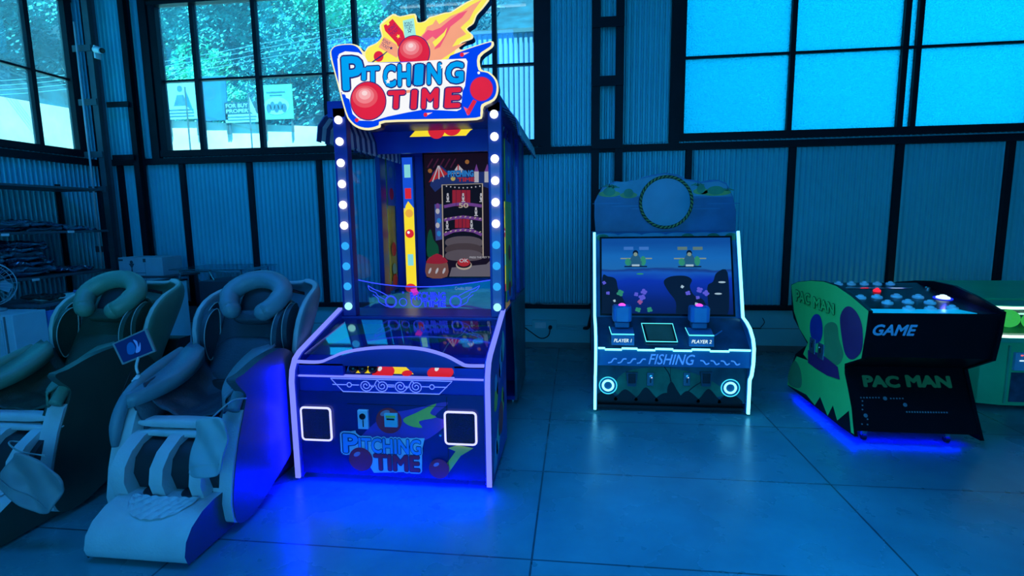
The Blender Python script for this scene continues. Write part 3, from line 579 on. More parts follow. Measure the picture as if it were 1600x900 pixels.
Ly = lit('lit_yellow', (.95, .75, .03), 1.0); Lr = lit('lit_red', (.75, .02, .04), .9); Lb = lit('lit_blue', (.01, .10, .85), .8); Lp = lit('lit_pink', (.95, .45, .5), 1.0); Lt = lit('lit_teal', (.25, .75, .8), .9); Lw = lit('lit_white', (.92, .95, 1), 1.0)
def PH(px, py): v = at_y(px, py, 3.95); return (v.x, v.z)
poly(hd, f, [PH(640, 214), PH(662, 190), PH(745, 190), PH(765, 186), PH(735, 204), PH(728, 212)], Ly, 1); 
for px, py, r in ((682, 203, .065), (706, 196, .075)): u, v = PH(px, py); disc(hd, f, u, v, r, Lr, 2); disc(hd, f, u-.02, v+.025, r*.4, Lp, 3, r*.2, rot=.5)
hd.build('inner_header', PM)
# awnings: curved striped strips on both sides
aw1 = mat('awning_white', (.85, .92, .95), .6); aw2 = mat('awning_blue', (.03, .09, .28), .6)
for x, sg in ((X1, 1), (X0, -1)):
    m_ = MB(); n = 24
    for i in range(n):
        y0, y1 = 3.38 + i*(RB-3.38)/n, 3.38 + (i+1)*(RB-3.38)/n; mm = aw1 if i % 2 else aw2
        pr = [(x, 2.20), (x+sg*.05, 2.175), (x+sg*.095, 2.12), (x+sg*.11, 2.02 + .012*(i % 2))]
        m_.grid([[(a, y0, c_) for a, c_ in pr], [(a, y1, c_) for a, c_ in pr]], mm)
    m_.build('awning', PM, solid=.006)
    m_ = MB(); n = 22                                  # inside valance
    xi = x - sg*.05
    for i in range(n):
        y0, y1 = 3.42 + i*(4.50-3.42)/n, 3.42 + (i+1)*(4.50-3.42)/n; mm = aw1 if i % 2 else aw2
        m_.grid([[(xi, y0, 2.16), (xi - sg*.03, y0, 2.08), (xi - sg*.035, y0, 1.99 - .012*(i % 2))], [(xi, y1, 2.16), (xi - sg*.03, y1, 2.08), (xi - sg*.035, y1, 1.99 - .012*(i % 2))]], mm)
    m_.build('inner_valance', PM, solid=.005)
# inside back wall with lit strips and the portrait screen
BY = 4.50
bk = MB().box(X0+.02, X1-.02, BY+.005, BY+.03, .86, 2.16, nav2).build('inner_back_panel', PM)
for x0 in (-1.50, -.66):
    m_ = MB(); m_.box(x0, x0+.115, BY-.03, BY, .86, 2.04, nav); f = Fr((x0, BY-.03, 0), (1, 0, 0), (0, 0, 1), (0, -1, 0), .001)
    rect(m_, f, .012, .103, .87, 1.60, Ly, 1); rect(m_, f, .012, .103, 1.58, 2.03, Lb, 1); poly(m_, f, [(.012, 1.50), (.03, 1.62), (.055, 1.66), (.103, 1.60), (.103, 1.50)], Ly, 2)
    rect(m_, f, .03, .085, 1.86, 1.97, Lt, 3); rect(m_, f, .03, .085, 1.68, 1.77, Lr, 3); disc(m_, f, .058, 1.38, .038, Lr, 3); disc(m_, f, .06, 1.555, .035, lit('lit_orange', (.9, .45, .06), .9), 3); rect(m_, f, .032, .083, 1.10, 1.20, Lt, 3); disc(m_, f, .05, .90, .05, Lr, 3, .04); disc(m_, f, .048, 1.39, .012, Lw, 4)
    m_.build('lit_strip', PM)
sc = MB().box(-1.305, -.685, BY-.035, BY-.005, .99, 2.065, blackg).build('screen', PM, bevel=.004)
pic = MB(); f = Fr((-1.29, BY-.036, 1.0), (1, 0, 0), (0, 0, 1), (0, -1, 0), .0008)
def Q(px, py): v = at_y(px, py, BY-.036); return f.uv(v)
def QQ(l): return [Q(*q) for q in l]
s = lambda n, c_, e=1.0: lit('scr_'+n, c_, e*.62)
dk = s('dark', (.014, .004, .016), .8); dk2 = s('plum', (.10, .015, .06), .7); pk = s('rose', (.48, .02, .05), .8); vio = s('violet', (.22, .07, .38), .9); wh = s('white', (.75, .75, .85), .8); bl = s('blue', (.03, .28, .8), 1.0); gr = s('green', (.01, .13, .06), .7); gy = s('grey', (.16, .13, .16), .8); cr = s('cream', (.65, .55, .45), .9); rd = s('red', (.6, .03, .04), .9); nb = s('navy', (.02, .04, .22), .9)
rect(pic, f, 0, .59, 0, 1.05, dk, 1)
for k in range(5): line(pic, f, QQ([(668+9*k, 262), (676+9*k, 248)]), .012, dk2, 2)
poly(pic, f, QQ([(672, 290), (676, 270), (688, 258), (702, 270), (768, 268), (768, 296), (752, 290), (690, 292), (680, 300)]), nb, 2)
poly(pic, f, QQ([(670, 285), (685, 258), (700, 272)]), rd, 3); line(pic, f, QQ([(676, 284), (685, 259)]), .01, wh, 4); line(pic, f, QQ([(686, 280), (686, 259)]), .01, wh, 4); line(pic, f, QQ([(694, 277), (686, 259)]), .008, wh, 4)
poly(pic, f, QQ([(706, 272), (716, 257), (728, 270)]), wh, 3); line(pic, f, QQ([(716, 270), (716, 257)]), .01, rd, 4)
for q in ((741, 748, 256), (757, 766, 256)): poly(pic, f, QQ([(q[0], 268), ((q[0]+q[1])/2, q[2]), (q[1], 268)]), vio, 3); poly(pic, f, QQ([(q[0], 285), (q[0], 268), (q[1], 268), (q[1], 285)]), wh, 3)
for px, py in ((730, 253), (672, 267)): u, v = Q(px, py); disc(pic, f, u, v, .018, s('amber', (.5, .2, .05), .8), 4)
a, z = Q(700, 277), Q(740, 266); text(pic, f, 'PITCHING', a[0], z[0], a[1], z[1], bl, 7, bold=.04, outline=[(.06, nb, -1)])
a, z = Q(715, 284), Q(742, 277); text(pic, f, 'TIME', a[0], z[0], a[1], z[1], rd, 7, bold=.04); u, v = Q(708, 279); disc(pic, f, u, v, .02, s('gold', (.7, .55, .15), .9), 6)
poly(pic, f, QQ([(692, 288), (754, 286), (755, 402), (694, 402)]), s('black', (.008, .004, .012), .8), 5)
line(pic, f, QQ([(693, 402), (691, 289), (754, 287), (755, 402)]), .010, cr, 8)
for px0, px1, py0, py1 in ((707, 735, 297, 322), (711, 734, 342, 356)): poly(pic, f, QQ([(px0, py0), (px1, py0), (px1, py1), (px0, py1)]), pk, 6); line(pic, f, QQ([((px0+px1)/2, py0), ((px0+px1)/2, py1)]), .006, dk2, 7); line(pic, f, QQ([(px0+6, py0), (px0+6, py1)]), .004, dk2, 7); line(pic, f, QQ([(px1-6, py0), (px1-6, py1)]), .004, dk2, 7)
for k in range(9): u, v = Q(698+6.5*k, 291+2.5*sin(pi*k/8)); disc(pic, f, u, v, .006, wh, 8)
for py in (320, 341, 363): line(pic, f, QQ([(694, py+3), (708, py), (724, py-2), (740, py), (753, py+2)]) if py < 350 else QQ([(694, py+4), (708, py-2), (724, py-4), (740, py-2), (753, py+4)]), .026, vio, 7)
for py in (338, 359):
    for k in range(8): u, v = Q(697+7.6*k, py+2*abs(k-3.5)/2); disc(pic, f, u, v, .010, cr, 8, .005, rot=.5)
for px, py in ((700, 309), (724, 309), (752, 309), (744, 331), (699, 352), (737, 351)):
    u, v = Q(px, py); disc(pic, f, u, v, .011, wh, 8, .028); disc(pic, f, u, v+.03, .009, wh, 8); rect(pic, f, u-.016, u+.016, v-.036, v-.028, wh, 8); disc(pic, f, u, v+.008, .006, dk, 9)
a, z = Q(717, 325), Q(732, 317); text(pic, f, '50', a[0], z[0], a[1], z[1], cr, 9, bold=.03)
for k, (py, mm) in enumerate(((375, gy), (386, s('brown', (.10, .07, .08), .8)), (396, gy))): poly(pic, f, sp2(QQ([(697, py), (710, py-5), (725, py-6), (740, py-5), (753, py), (752, py+9), (725, py+12), (699, py+9)]), 3), mm, 7+k)
poly(pic, f, QQ([(679, 319), (690, 319), (691, 374), (681, 376)]), s('panel', (.06, .10, .42), .9), 4); 
for px, py, mm in ((684, 330, wh), (686, 345, bl), (684, 352, wh), (686, 365, bl), (684, 322, vio)): u, v = Q(px, py); disc(pic, f, u, v, .018, mm, 5, .024)
poly(pic, f, sp2(QQ([(668, 400), (668, 370), (673, 358), (678, 375), (685, 385), (684, 402)]), 3), gr, 4)
poly(pic, f, sp2(QQ([(667, 432), (668, 405), (682, 400), (697, 405), (699, 432)]), 3), s('hut', (.30, .12, .10), .8), 5); poly(pic, f, sp2(QQ([(666, 409), (683, 396), (700, 408), (690, 412), (676, 412)]), 3), pk, 6)
for px in (672, 683, 694): u, v = Q(px, 423); disc(pic, f, u, v, .010, wh, 7, .028, rot=-.4)
poly(pic, f, QQ([(702, 432), (706, 418), (760, 413), (768, 405), (768, 432)]), s('floor', (.22, .20, .26), .8), 5)
u, v = Q(725, 414); disc(pic, f, u, v, .070, cr, 8, .042); disc(pic, f, u, v+.008, .062, dk, 9, .034); disc(pic, f, u, v+.022, .056, rd, 10, .035); a, z = Q(718, 410), Q(732, 404); text(pic, f, 'OK', a[0], z[0], a[1], z[1], wh, 12, bold=.03)
a, z = Q(734, 403.5), Q(768, 400.5); text(pic, f, 'PRESS THE KEY TO', a[0], z[0], a[1], z[1], wh, 10, bold=.01)
pic.build('screen_picture', sc)
cr_ = MB(); f = Fr((0, BY+.004, 0), (1, 0, 0), (0, 0, 1), (0, -1, 0), .001); v0, v1 = at_y(711, 453, BY), at_y(737, 448, BY); text(cr_, f, 'Credits 00/01', v0.x, v1.x, v0.z, v1.z, wh, 2); cr_.build('credit_counter', PM)
# acrylic shield with engraved glowing drawing
shY = 3.40
topc = [(-1.47, 1.098), (-1.35, 1.075), (-1.2, 1.058), (-1.03, 1.052), (-.86, 1.06), (-.70, 1.078), (-.55, 1.10)]
sh = MB().prism([(-1.47, shY, .905)] + [(-.55, shY, .905)] + [(x, shY, z) for x, z in reversed(topc)], (0, .006, 0), clear('acrylic', (.72, .80, 1.0), .08)).build('acrylic_shield', PM)
en = MB(); el = lit('engraved_glow', (.03, .06, 1.0), 1.6); er = lit('engraved_rose', (.7, .03, .55), 1.0)
en.tube([(x, shY-.001, z) for x, z in sp2(topc, 4, False)], .0035, el, 6)
f = Fr((0, shY-.002, 0), (1, 0, 0), (0, 0, 1), (0, -1, 0), .001)
def E2(px, py): v = at_y(px, py, shY); return (v.x, v.z)
def EE(l): return [E2(*q) for q in l]
for cx, sg, tx in ((611, -1, (575, 446)), (712, 1, (750, 446))):
    u, v = E2(cx, 471); line(en, f, arc((u, v), .040, 0, 360, 20), .005, el); line(en, f, arc((u, v), .033, 0, 360, 20), .003, el); 
    line(en, f, sp2(EE([(cx+8*sg*.6, 462), (cx+18*sg, 455), (cx+26*sg, 452), tx]), 5, False), .005, el); line(en, f, sp2(EE([(cx+9*sg, 468), (cx+20*sg, 462), (cx+24*sg, 457), (cx+33*sg, 453), tx]), 5, False), .004, el); line(en, f, sp2(EE([(cx+6*sg, 479), (cx+18*sg, 472), (cx+20*sg, 466), (cx+28*sg, 460)]), 5, False), .004, el)
u, v = E2(630, 472); line(en, f, arc((u, v), .026, 0, 360, 16), .005, el); u, v = E2(630, 457); line(en, f, arc((u, v), .006, 0, 360, 8), .003, el)
for body, x0, x1, y0, y1 in (('PITCHING', 642, 696, 457, 468), ('TIME', 660, 696, 470, 479)):
    a, z = E2(x0, y1), E2(x1, y0); text(en, f, body, a[0], z[0], a[1], z[1], mat('acrylic_blue', (.01, .02, .5), .3, emit=.5), 2, bold=.0, outline=[(.05, el, -1)])
u, v = E2(651, 471); line(en, f, arc((u, v), .036, 0, 360, 18), .006, el); poly(en, f, EE([(641, 452), (650, 450), (655, 458), (647, 462)]), er, 2)
en.build('engraving', sh)
# crown sign
SY = 3.23
def Z4(X, Y): v = at_y(500 + X/3.914, Y/3.914, SY); return (v.x, v.z)
def ZZ(l): return [Z4(*q) for q in l]
sg_ = MB(); f = Fr((0, SY, 0), (1, 0, 0), (0, 0, 1), (0, -1, 0), .0014)
board = [(75, 295), (110, 275), (190, 268), (240, 283), (262, 310), (275, 315), (295, 285), (345, 262), (378, 222), (366, 152), (445, 86), (490, 100), (582, 84), (597, 135), (640, 130), (668, 105), (700, 97), (760, 78), (800, 72), (850, 40), (905, 8), (960, -12), (1015, -32), (1042, -10), (1000, 50), (960, 95), (940, 145), (900, 178), (935, 215), (930, 240), (870, 262), (850, 290), (872, 305), (950, 280), (1045, 252), (1064, 268), (1052, 295), (982, 350), (988, 425), (1035, 440), (1082, 490), (1092, 555), (1068, 615), (1003, 652), (995, 700), (960, 735), (700, 742), (400, 750), (370, 780), (300, 797), (235, 785), (188, 750), (155, 690), (98, 480), (62, 340)]
Bp = sp2(ZZ(board), 3); sg_.prism([(x, SY, z) for x, z in Bp], (0, .07, 0), mat('sign_side', (.01, .02, .09), .4))
k_y = lit('sign_yellow', (1.0, .88, .10), 1.0); k_c = lit('sign_cream', (1.0, .90, .50), 1.0); k_b = lit('sign_blue', (.0, .055, .88), 1.0); k_s = lit('sign_sky', (.0, .36, .90), 1.0); k_r = lit('sign_red', (.74, .012, .045), 1.0); k_w = lit('sign_white', (.97, .98, 1), 1.0); k_o = lit('sign_orange', (.95, .38, .22), 1.0); k_p = lit('sign_pink', (.88, .10, .20), 1.0); k_k = lit('sign_ink', (.02, .02, .22), .8); k_t = lit('sign_teal', (.35, .85, .78), 1.0); k_l = lit('sign_blush', (1, .62, .62), 1.0)
poly(sg_, f, Bp, k_c, 1)
poly(sg_, f, ZZ([(278, 320), (300, 292), (350, 268), (386, 225), (374, 156), (446, 94), (490, 107), (577, 92), (594, 142), (640, 138), (672, 112), (702, 104), (760, 86), (803, 80), (855, 48), (907, 16), (960, -6), (1012, -24), (1030, -10), (992, 46), (952, 92), (932, 143), (888, 178), (926, 216), (922, 234), (864, 256), (836, 290), (820, 330), (860, 400), (280, 400)]), k_y, 2)
poly(sg_, f, ZZ([(600, 240), (640, 200), (655, 165), (690, 150), (710, 120), (730, 150), (800, 100), (870, 70), (930, 30), (990, 0), (940, 70), (915, 120), (860, 170), (895, 210), (840, 240), (800, 300), (760, 340), (700, 375), (660, 370), (675, 320), (670, 270)]), k_o, 3)
poly(sg_, f, ZZ([(625, 225), (660, 185), (690, 190), (740, 170), (800, 120), (850, 85), (905, 65), (870, 110), (800, 165), (775, 215), (735, 290), (700, 305), (720, 250), (690, 225), (650, 255)]), k_p, 4)
poly(sg_, f, ZZ([(690, 260), (720, 235), (760, 200), (780, 170), (765, 220), (735, 260), (705, 290)]), k_y, 5)
poly(sg_, f, ZZ([(392, 158), (408, 150), (416, 160), (428, 152), (424, 138), (446, 118), (510, 195), (525, 245), (480, 290), (470, 265), (400, 190)]), k_r, 5)
poly(sg_, f, ZZ([(508, 128), (575, 112), (590, 230), (560, 235), (520, 245)]), k_t, 4)
poly(sg_, f, ZZ([(395, 228), (470, 275), (490, 330), (470, 355), (360, 290)]), k_o, 4)
def tk(body, cx, cy, w, h, mm, a_, l_):
    u, v = Z4(cx, cy); g = glyphs(body, 0); xs = [p.x for p in g[0]]; ys = [p.y for p in g[0]]; x0, x1, y0, y1 = min(xs), max(xs), min(ys), max(ys); sc_ = .00105
    vs = []
    for p in g[0]:
        a = ((p.x-x0)/(x1-x0)-.5)*w*sc_; b_ = ((p.y-y0)/(y1-y0)-.5)*h*sc_; vs.append(f.p(u + a*cos(a_) - b_*sin(a_), v + a*sin(a_) + b_*cos(a_), l_))
    sg_.add(vs, g[1], mm)
def star(cx, cy, r, mm, l_, rot=0):
    u, v = Z4(cx, cy); poly(sg_, f, [(u + (r if k % 2 == 0 else r*.42)*cos(pi/2+rot+k*pi/5), v + (r if k % 2 == 0 else r*.42)*sin(pi/2+rot+k*pi/5)) for k in range(10)], mm, l_)
tk('POINT', 543, 148, 46, 20, k_k, .05, 6); tk('TICKET', 547, 167, 54, 18, k_k, .05, 6); star(550, 190, .016, k_k, 6); star(550, 190, .009, k_t, 7)
tk('POINT', 444, 172, 50, 20, k_k, .6, 6); tk('TICKET', 458, 196, 56, 18, k_k, .6, 6); star(482, 225, .014, k_y, 7, .4)
tk('POINT', 408, 260, 50, 18, k_k, -.6, 6); tk('TICKET', 402, 285, 52, 18, k_k, -.6, 6); star(438, 297, .012, k_k, 6)
def ball(cx, cy, r, l_):
    u, v = Z4(cx, cy); R_ = r*.000996; disc(sg_, f, u, v, R_*1.03, k_k, l_, n=40); disc(sg_, f, u, v, R_*.98, k_r, l_+1, n=40)
    for i, (s_, cc) in enumerate(((.72, (.80, .08, .11)), (.52, (.88, .22, .25)), (.34, (.95, .42, .44)), (.16, (1, .7, .7)))): disc(sg_, f, u - R_*.16, v + R_*(.22 + .06*i), R_*s_, lit('ball_%d' % i, cc, 1), l_+2+i, R_*s_*.8)
ball(577, 325, 98, 6)
poly(sg_, f, sp2(ZZ([(315, 388), (330, 372), (350, 350)]), 2, False) + ZZ([(352, 352)]), k_k, 6); u, v = Z4(362, 348); disc(sg_, f, u, v, .031, k_r, 7); line(sg_, f, ZZ([(310, 392), (415, 318), (395, 338), (320, 388)]), .004, k_k, 8)
poly(sg_, f, ZZ([(690, 330), (790, 295), (900, 262), (800, 330), (740, 370), (700, 372)]), k_o, 8)
bluep = [(84, 302), (115, 284), (190, 278), (232, 292), (262, 330), (285, 380), (480, 382), (760, 370), (800, 345), (870, 318), (950, 290), (1040, 263), (1050, 270), (1040, 290), (968, 345), (972, 432), (1028, 450), (1072, 495), (1081, 555), (1058, 608), (990, 642), (983, 695), (955, 722), (700, 730), (395, 738), (362, 768), (300, 784), (240, 773), (198, 742), (167, 685), (110, 478), (76, 340)]
poly(sg_, f, sp2(ZZ(bluep), 3), k_b, 9)
poly(sg_, f, ZZ([(122, 335), (160, 318), (240, 325), (280, 350), (300, 385), (480, 388), (760, 368), (895, 362), (905, 380), (890, 530), (875, 560), (865, 670), (840, 682), (640, 672), (540, 690), (420, 715), (330, 742), (250, 740), (205, 700), (185, 610), (165, 600), (118, 400)]), k_w, 10)
logo(sg_, f, Z4, 12, k_s, k_r, k_w, k_k, [('P', 148, 268, 345, 560, .035)])
for ch, x0, x1, y0, y1 in (('I', 262, 290, 418, 498), ('T', 292, 372, 408, 525), ('C', 396, 470, 400, 540), ('H', 482, 560, 394, 535), ('I', 580, 640, 396, 528), ('N', 660, 748, 388, 524), ('G', 775, 882, 380, 518)):
    a, z = Z4(x0, y1), Z4(x1, y0); text(sg_, f, ch, a[0], z[0], a[1], z[1], k_s, 14, bold=.05, shear=.05, outline=[(.05, k_k, -1)])
poly(sg_, f, ZZ([(430, 565), (600, 550), (560, 570), (430, 590)]), k_o, 13)
for ch, x0, x1, y0, y1 in (('T', 425, 528, 556, 672), ('I', 560, 602, 552, 672), ('M', 625, 732, 542, 670), ('E', 765, 868, 538, 666)):
    a, z = Z4(x0, y1), Z4(x1, y0); text(sg_, f, ch, a[0], z[0], a[1], z[1], k_r, 14, bold=.05, shear=.08, outline=[(.05, k_k, -1)])
star(757, 410, .020, k_w, 17); star(424, 503, .018, k_w, 17)
ball(303, 622, 113, 15)
u, v = Z4(990, 548); disc(sg_, f, u, v, .072, lit('sign_violet', (.10, .02, .55), 1), 11, n=36); disc(sg_, f, u, v, .068, k_r, 12, n=36); poly(sg_, f, ZZ([(940, 612), (962, 622), (915, 708), (895, 690)]), k_r, 11); poly(sg_, f, ZZ([(880, 655), (905, 668), (925, 690), (905, 710)]), k_p, 11)
for cx, cy in ((872, 340), (650, 705), (232, 738)): u, v = Z4(cx, cy); poly(sg_, f, [(u, v-.009), (u+.045, v+.012), (u, v+.010)], k_l, 12); disc(sg_, f, u, v, .012, k_r, 13)
for cx, cy in ((974, 450),): u, v = Z4(cx, cy); disc(sg_, f, u, v, .008, k_w, 12)
sg_.build('crown_sign', PM, label='backlit sign reading PITCHING TIME')
MB().box(-1.3, -1.26, SY+.07, 3.5, 2.2, 2.3, steel).box(-.76, -.72, SY+.07, 3.5, 2.2, 2.3, steel).build('sign_bracket', PM)

# ------------------------------------------------------------ fishing arcade machine
FM = thing('fishing_arcade_machine', 'two-player fishing arcade machine outlined in white light strips with a wave-topped round sign', 'arcade machine', (0.715, 4.5, 0))
fb = mat('teal_blue_cabinet', (.02, .17, .38), .35, vary=.15, scale=3); fdk = mat('deep_sea_print', (.015, .10, .13), .3, vary=.5, scale=5); fgr = mat('weed_print', (.03, .22, .12), .35, vary=.4, scale=6); fs = mat('sea_print', (.015, .12, .28), .35, vary=.35, scale=4); fl = mat('cloud_print', (.10, .33, .45), .4, vary=.2)
led_c = lit('white_cyan_led', (.17, .80, 1.0), 3.0); led_c2 = lit('cyan_led', (.10, .85, 1.0), 1.3)
A0, A1 = 0.145, 1.295
fprof = [(3.975, .02), (3.975, .285), (3.94, .33), (3.915, .42), (3.915, .54), (3.945, .60), (4.02, .66), (4.10, .69), (4.20, .715), (4.42, 1.375), (4.95, 1.375), (4.95, .02)]
for x, sg in ((A0, 1), (A1, -1)):
    s_ = MB().prism([(x, y, z) for y, z in fprof], (.022*sg, 0, 0), fb).build('side_panel', FM, bevel=.003)
    MB().strip([(x + .006*sg, y - .006, z) for y, z in fprof[:10]], .016, .020, (1, 0, 0), led_c).build('led_strip', FM)
lowp = MB(); lowp.box(A0+.022, A1-.022, 3.995, 4.02, .09, .38, fdk); f = Fr((A0+.022, 3.995, .09), (1, 0, 0), (0, 0, 1), (0, -1, 0), .001)
poly(lowp, f, sp2([(.15, .05), (.2, .22), (.5, .27), (.8, .2), (.95, .06), (.5, .02)], 4), fgr, 1)
for k in range(7): u = .06 + .155*k; poly(lowp, f, sp2([(u-.08, 0), (u-.05, .05), (u, .07+.02*(k % 3)), (u+.06, .05), (u+.09, 0)], 4), black, 2)
poly(lowp, f, sp2([(.55, 0), (.53, .10), (.56, .16), (.60, .10), (.64, .02)], 4), black, 3); line(lowp, f, sp2([(.56, .15), (.54, .22), (.50, .28)], 4, False), .008, black, 3); line(lowp, f, sp2([(.64, .03), (.72, .12), (.84, .2)], 4, False), .008, black, 3)
line(lowp, f, [(.55, .0), (.55, .29)], .003, black, 4)
lowp.build('lower_panel', FM)
MB().box(A0+.03, A1-.03, 4.0, 4.93, .03, .05, black).box(A0+.03, A1-.03, 4.05, 4.07, .0, .12, black).build('base', FM)
bd = MB(); bd.box(A0+.022, A1-.022, 3.93, 4.0, .385, .515, fb); f = Fr((0, 3.93, 0), (1, 0, 0), (0, 0, 1), (0, -1, 0), .0014)
def PF(px, py, y=3.93): v = at_y(px, py, y); return (v.x, v.z)
fsh = mat('raised_letter_blue', (.12, .45, .95), .3, emit=.35)
a, z = PF(1013, 569), PF(1086, 554); text(bd, f, 'FISHING', a[0], z[0], a[1], z[1], fsh, 3, bold=.01, shear=.3)
for k in range(4):
    for x0, sg in ((950+15*k, 1), (1094+16*k, -1)):
        y0 = 563.5 + (x0-950)*.018; line(bd, f, sp2([PF(x0, y0 + (3 if sg > 0 else -3)), PF(x0+5, y0+(2 if sg > 0 else -2)), PF(x0+9, y0-(3 if sg > 0 else -3)), PF(x0+14, y0-(3 if sg > 0 else -1))], 4, False), .010, fsh, 3)
bd.build('name_band', FM, label='blue band reading FISHING between wave marks')
b = MB()
xs = [.17, .22, .345, .46, .59, .72, .855, .985, 1.12, 1.27]
for i in range(len(xs)-1):
    zz = .520 if i % 2 == 0 else .510; b.box(xs[i], xs[i+1], 3.918, 3.932, zz-.006, zz+.006, led_c)
b.build('led_strip', FM)
dash = MB(); D0, D1 = Vector((0, 3.93, .515)), Vector((0, 4.21, .705))
dash.prism([(A0+.022, 3.93, .515), (A1-.022, 3.93, .515), (A1-.022, 4.21, .705), (A0+.022, 4.21, .705)], (0, .01, -.02), mat('dash_print', (.01, .05, .10), .22, vary=.6, scale=5)); dash.build('control_deck', FM)
DV = (D1-D0).normalized(); DN = Vector((1, 0, 0)).cross(DV)
for x0, x1, body in ((.27, .44, 'PLAYER 1'), (.84, 1.02, 'PLAYER 2')):
    pod = MB(); cx = (x0+x1)/2
    q = [(3.945, .535), (3.945, .545), (3.985, .618), (4.10, .66), (4.16, .67)]
    pod.prism([(x0, 3.95, .535), (x0, 3.965, .615), (x0, 4.07, .655), (x0, 4.12, .645)], (x1-x0, 0, 0), mat('pod_blue', (.03, .16, .34), .3))
    pf_ = Fr((x0, 3.95, .535), (1, 0, 0), (0, .015, .08), (0, -.08, .015), .0012); text(pod, pf_, body, .018, x1-x0-.018, .026, .052, lit('pod_letter', (.75, 1, 1), 1.1), 2, bold=.012, shear=.25)
    line(pod, pf_, [(0.01, .012), (x1-x0-.01, .012)], .004, mat('pod_line', (.02, .2, .6), .3), 2)
    po = pod.build('player_pod', FM, bevel=.004)
    MB().tube([(x0, 3.965, .619), (x1, 3.965, .619)], .005, led_c2, 8).tube([(x0, 3.965, .619), (x0-.012, 4.05, .66)], .003, led_c2, 6).build('led_edge', po)
    rd_ = MB().box(cx-.055, cx+.055, 4.03, 4.13, .655, .70, fb).build('reel_neck', FM, bevel=.01)
    bx_ = MB().box(cx-.072, cx+.072, 4.02, 4.13, .70, .825, mat('reel_box', (.04, .22, .60), .3)).build('reel_box', FM, bevel=.018)
    MB().box(cx-.045, cx+.045, 4.015, 4.022, .705, .815, mat('reel_face', (.10, .34, .62), .3)).build('reel_face', bx_, bevel=.003)
    MB().lathe((cx, 4.07, .822), (0, 0, 1), [(.028, 0), (.026, .010), (.012, .018)], lit('magenta_button', (.95, .08, .85), 1.6), 16).build('button', bx_, smooth=True)
MB().tube([(1.02, 4.0, .60), (1.09, 4.02, .645)], .005, fb, 8).build('rod_lever', FM)
ts = MB(); m0 = D0 + DV*.065 + DN*.004; w = .115; cxm = .645
tsq = [(cxm-w, m0 + DV*0), (cxm+w, m0 + DV*0), (cxm+w-.012, m0 + DV*.19), (cxm-w-.018, m0 + DV*.19)]
pts = [Vector((x, p.y, p.z)) for x, p in tsq]
tso = ts.prism(pts, DN*.012, black).build('touch_screen', FM)
MB().prism([p + DN*.0125 + (Vector((cxm, 0, 0)) - Vector((p.x, 0, 0)))*.16 + (DV*.015 if i < 2 else -DV*.015) for i, p in enumerate(pts)], DN*.001, mat('dim_screen', (.02, .10, .08), .1, emit=.12)).build('display', tso)
MB().tube([p + DN*.012 for p in pts], .0045, led_c2, 6, True).build('led_frame', tso)
for px, py in ((950, 602), (1141, 606)):
    v = at_y(px, py, 3.99); t_ = MB()
    so = MB().lathe((v.x, 3.994, v.z), (0, -1, 0), [(.070, 0), (.068, .006), (.050, .006), (.044, .002), (.02, .002)], mat('speaker_blue', (.02, .12, .25), .4), 28).build('speaker', FM)
    for r, t2, c_ in ((.066, .004, lit('cyan_ring', (.05, .70, 1.0), 1.3)), (.039, .008, led_c)): MB().tube([(v.x + r*cos(2*pi*k/28), 3.986, v.z + r*sin(2*pi*k/28)) for k in range(28)], t2, c_, 8, True).build('led_ring', so)
for px, kind in ((987, 'tray'), (1016, 'coin'), (1073, 'coin'), (1103, 'tray')):
    v = at_y(px, 592, 3.99)
    if kind == 'tray':
        MB().prism([(v.x-.045, 3.975, v.z+.055), (v.x+.045, 3.975, v.z+.055), (v.x+.032, 3.975, v.z-.055), (v.x-.032, 3.975, v.z-.055)], (0, .02, 0), mat('door_plastic', (.02, .08, .12), .3)).box(v.x-.028, v.x+.028, 3.970, 3.976, v.z-.03, v.z+.045, blackg).build('coin_tray', FM, bevel=.004)
    else:
        MB().box(v.x-.026, v.x+.026, 3.985, 3.996, v.z-.055, v.z+.05, mat('coin_metal', (.12, .2, .24), .25, .8)).build('coin_plate', FM, bevel=.003); MB().lathe((v.x+.004, 3.985, v.z+.02), (0, -1, 0), [(.012, 0), (.012, .003), (.004, .004)], chrome, 12).box(v.x-.002, v.x+.006, 3.981, 3.986, v.z-.03, v.z, blackg).build('coin_slot', FM)
        MB().pad((v.x+.010, 3.983, v.z+.012), (.004, 0, 0), (0, .003, 0), (0, 0, .004), lit('pin_light', (.8, .9, 1), 2.5), 1, nu=8, nv=6).build('pin_light', FM)
# sloping monitor surround
SD0, SD1 = Vector((0, 4.22, .70)), Vector((0, 4.425, 1.375)); SVv = (SD1-SD0).normalized(); SN = Vector((1, 0, 0)).cross(SVv); 
su = MB(); H_ = (SD1-SD0).length
su.prism([(A0+.022, SD0.y, SD0.z), (A1-.022, SD0.y, SD0.z), (A1-.022, SD1.y, SD1.z), (A0+.022, SD1.y, SD1.z)], -SN*.02, fs)
f = Fr((0, SD0.y, SD0.z), (1, 0, 0), SVv, SN, .0012)
for k in range(6): disc(su, f, .25+.19*k, H_-.03, .10, fl, 1, .022)
for x in (.22, .9, 1.1, 1.24): disc(su, f, x, H_-.045, .05, fgr, 2, .03)
su.build('screen_surround', FM); 
MB().box(A0+.022, A1-.022, 4.425, 4.95, 1.34, 1.375, fb).box(A0+.022, A1-.022, 4.93, 4.95, .05, 1.375, fb).build('cabinet_top', FM)
def SP(px, py):                                   # point on the sloping screen plane
    r = RM @ Vector((px-800, 450-py, -FP)); o_ = Vector((0, 0, EYE)); t = (SD0 + SN*.012 - o_).dot(SN)/r.dot(SN); return f.uv(o_ + r*t)
c00, c11, c10, c01 = SP(941, 497), SP(1133, 378), SP(1136, 497), SP(941, 377)
sx0, sx1, sy0, sy1 = .21, 1.225, .03, H_-.055
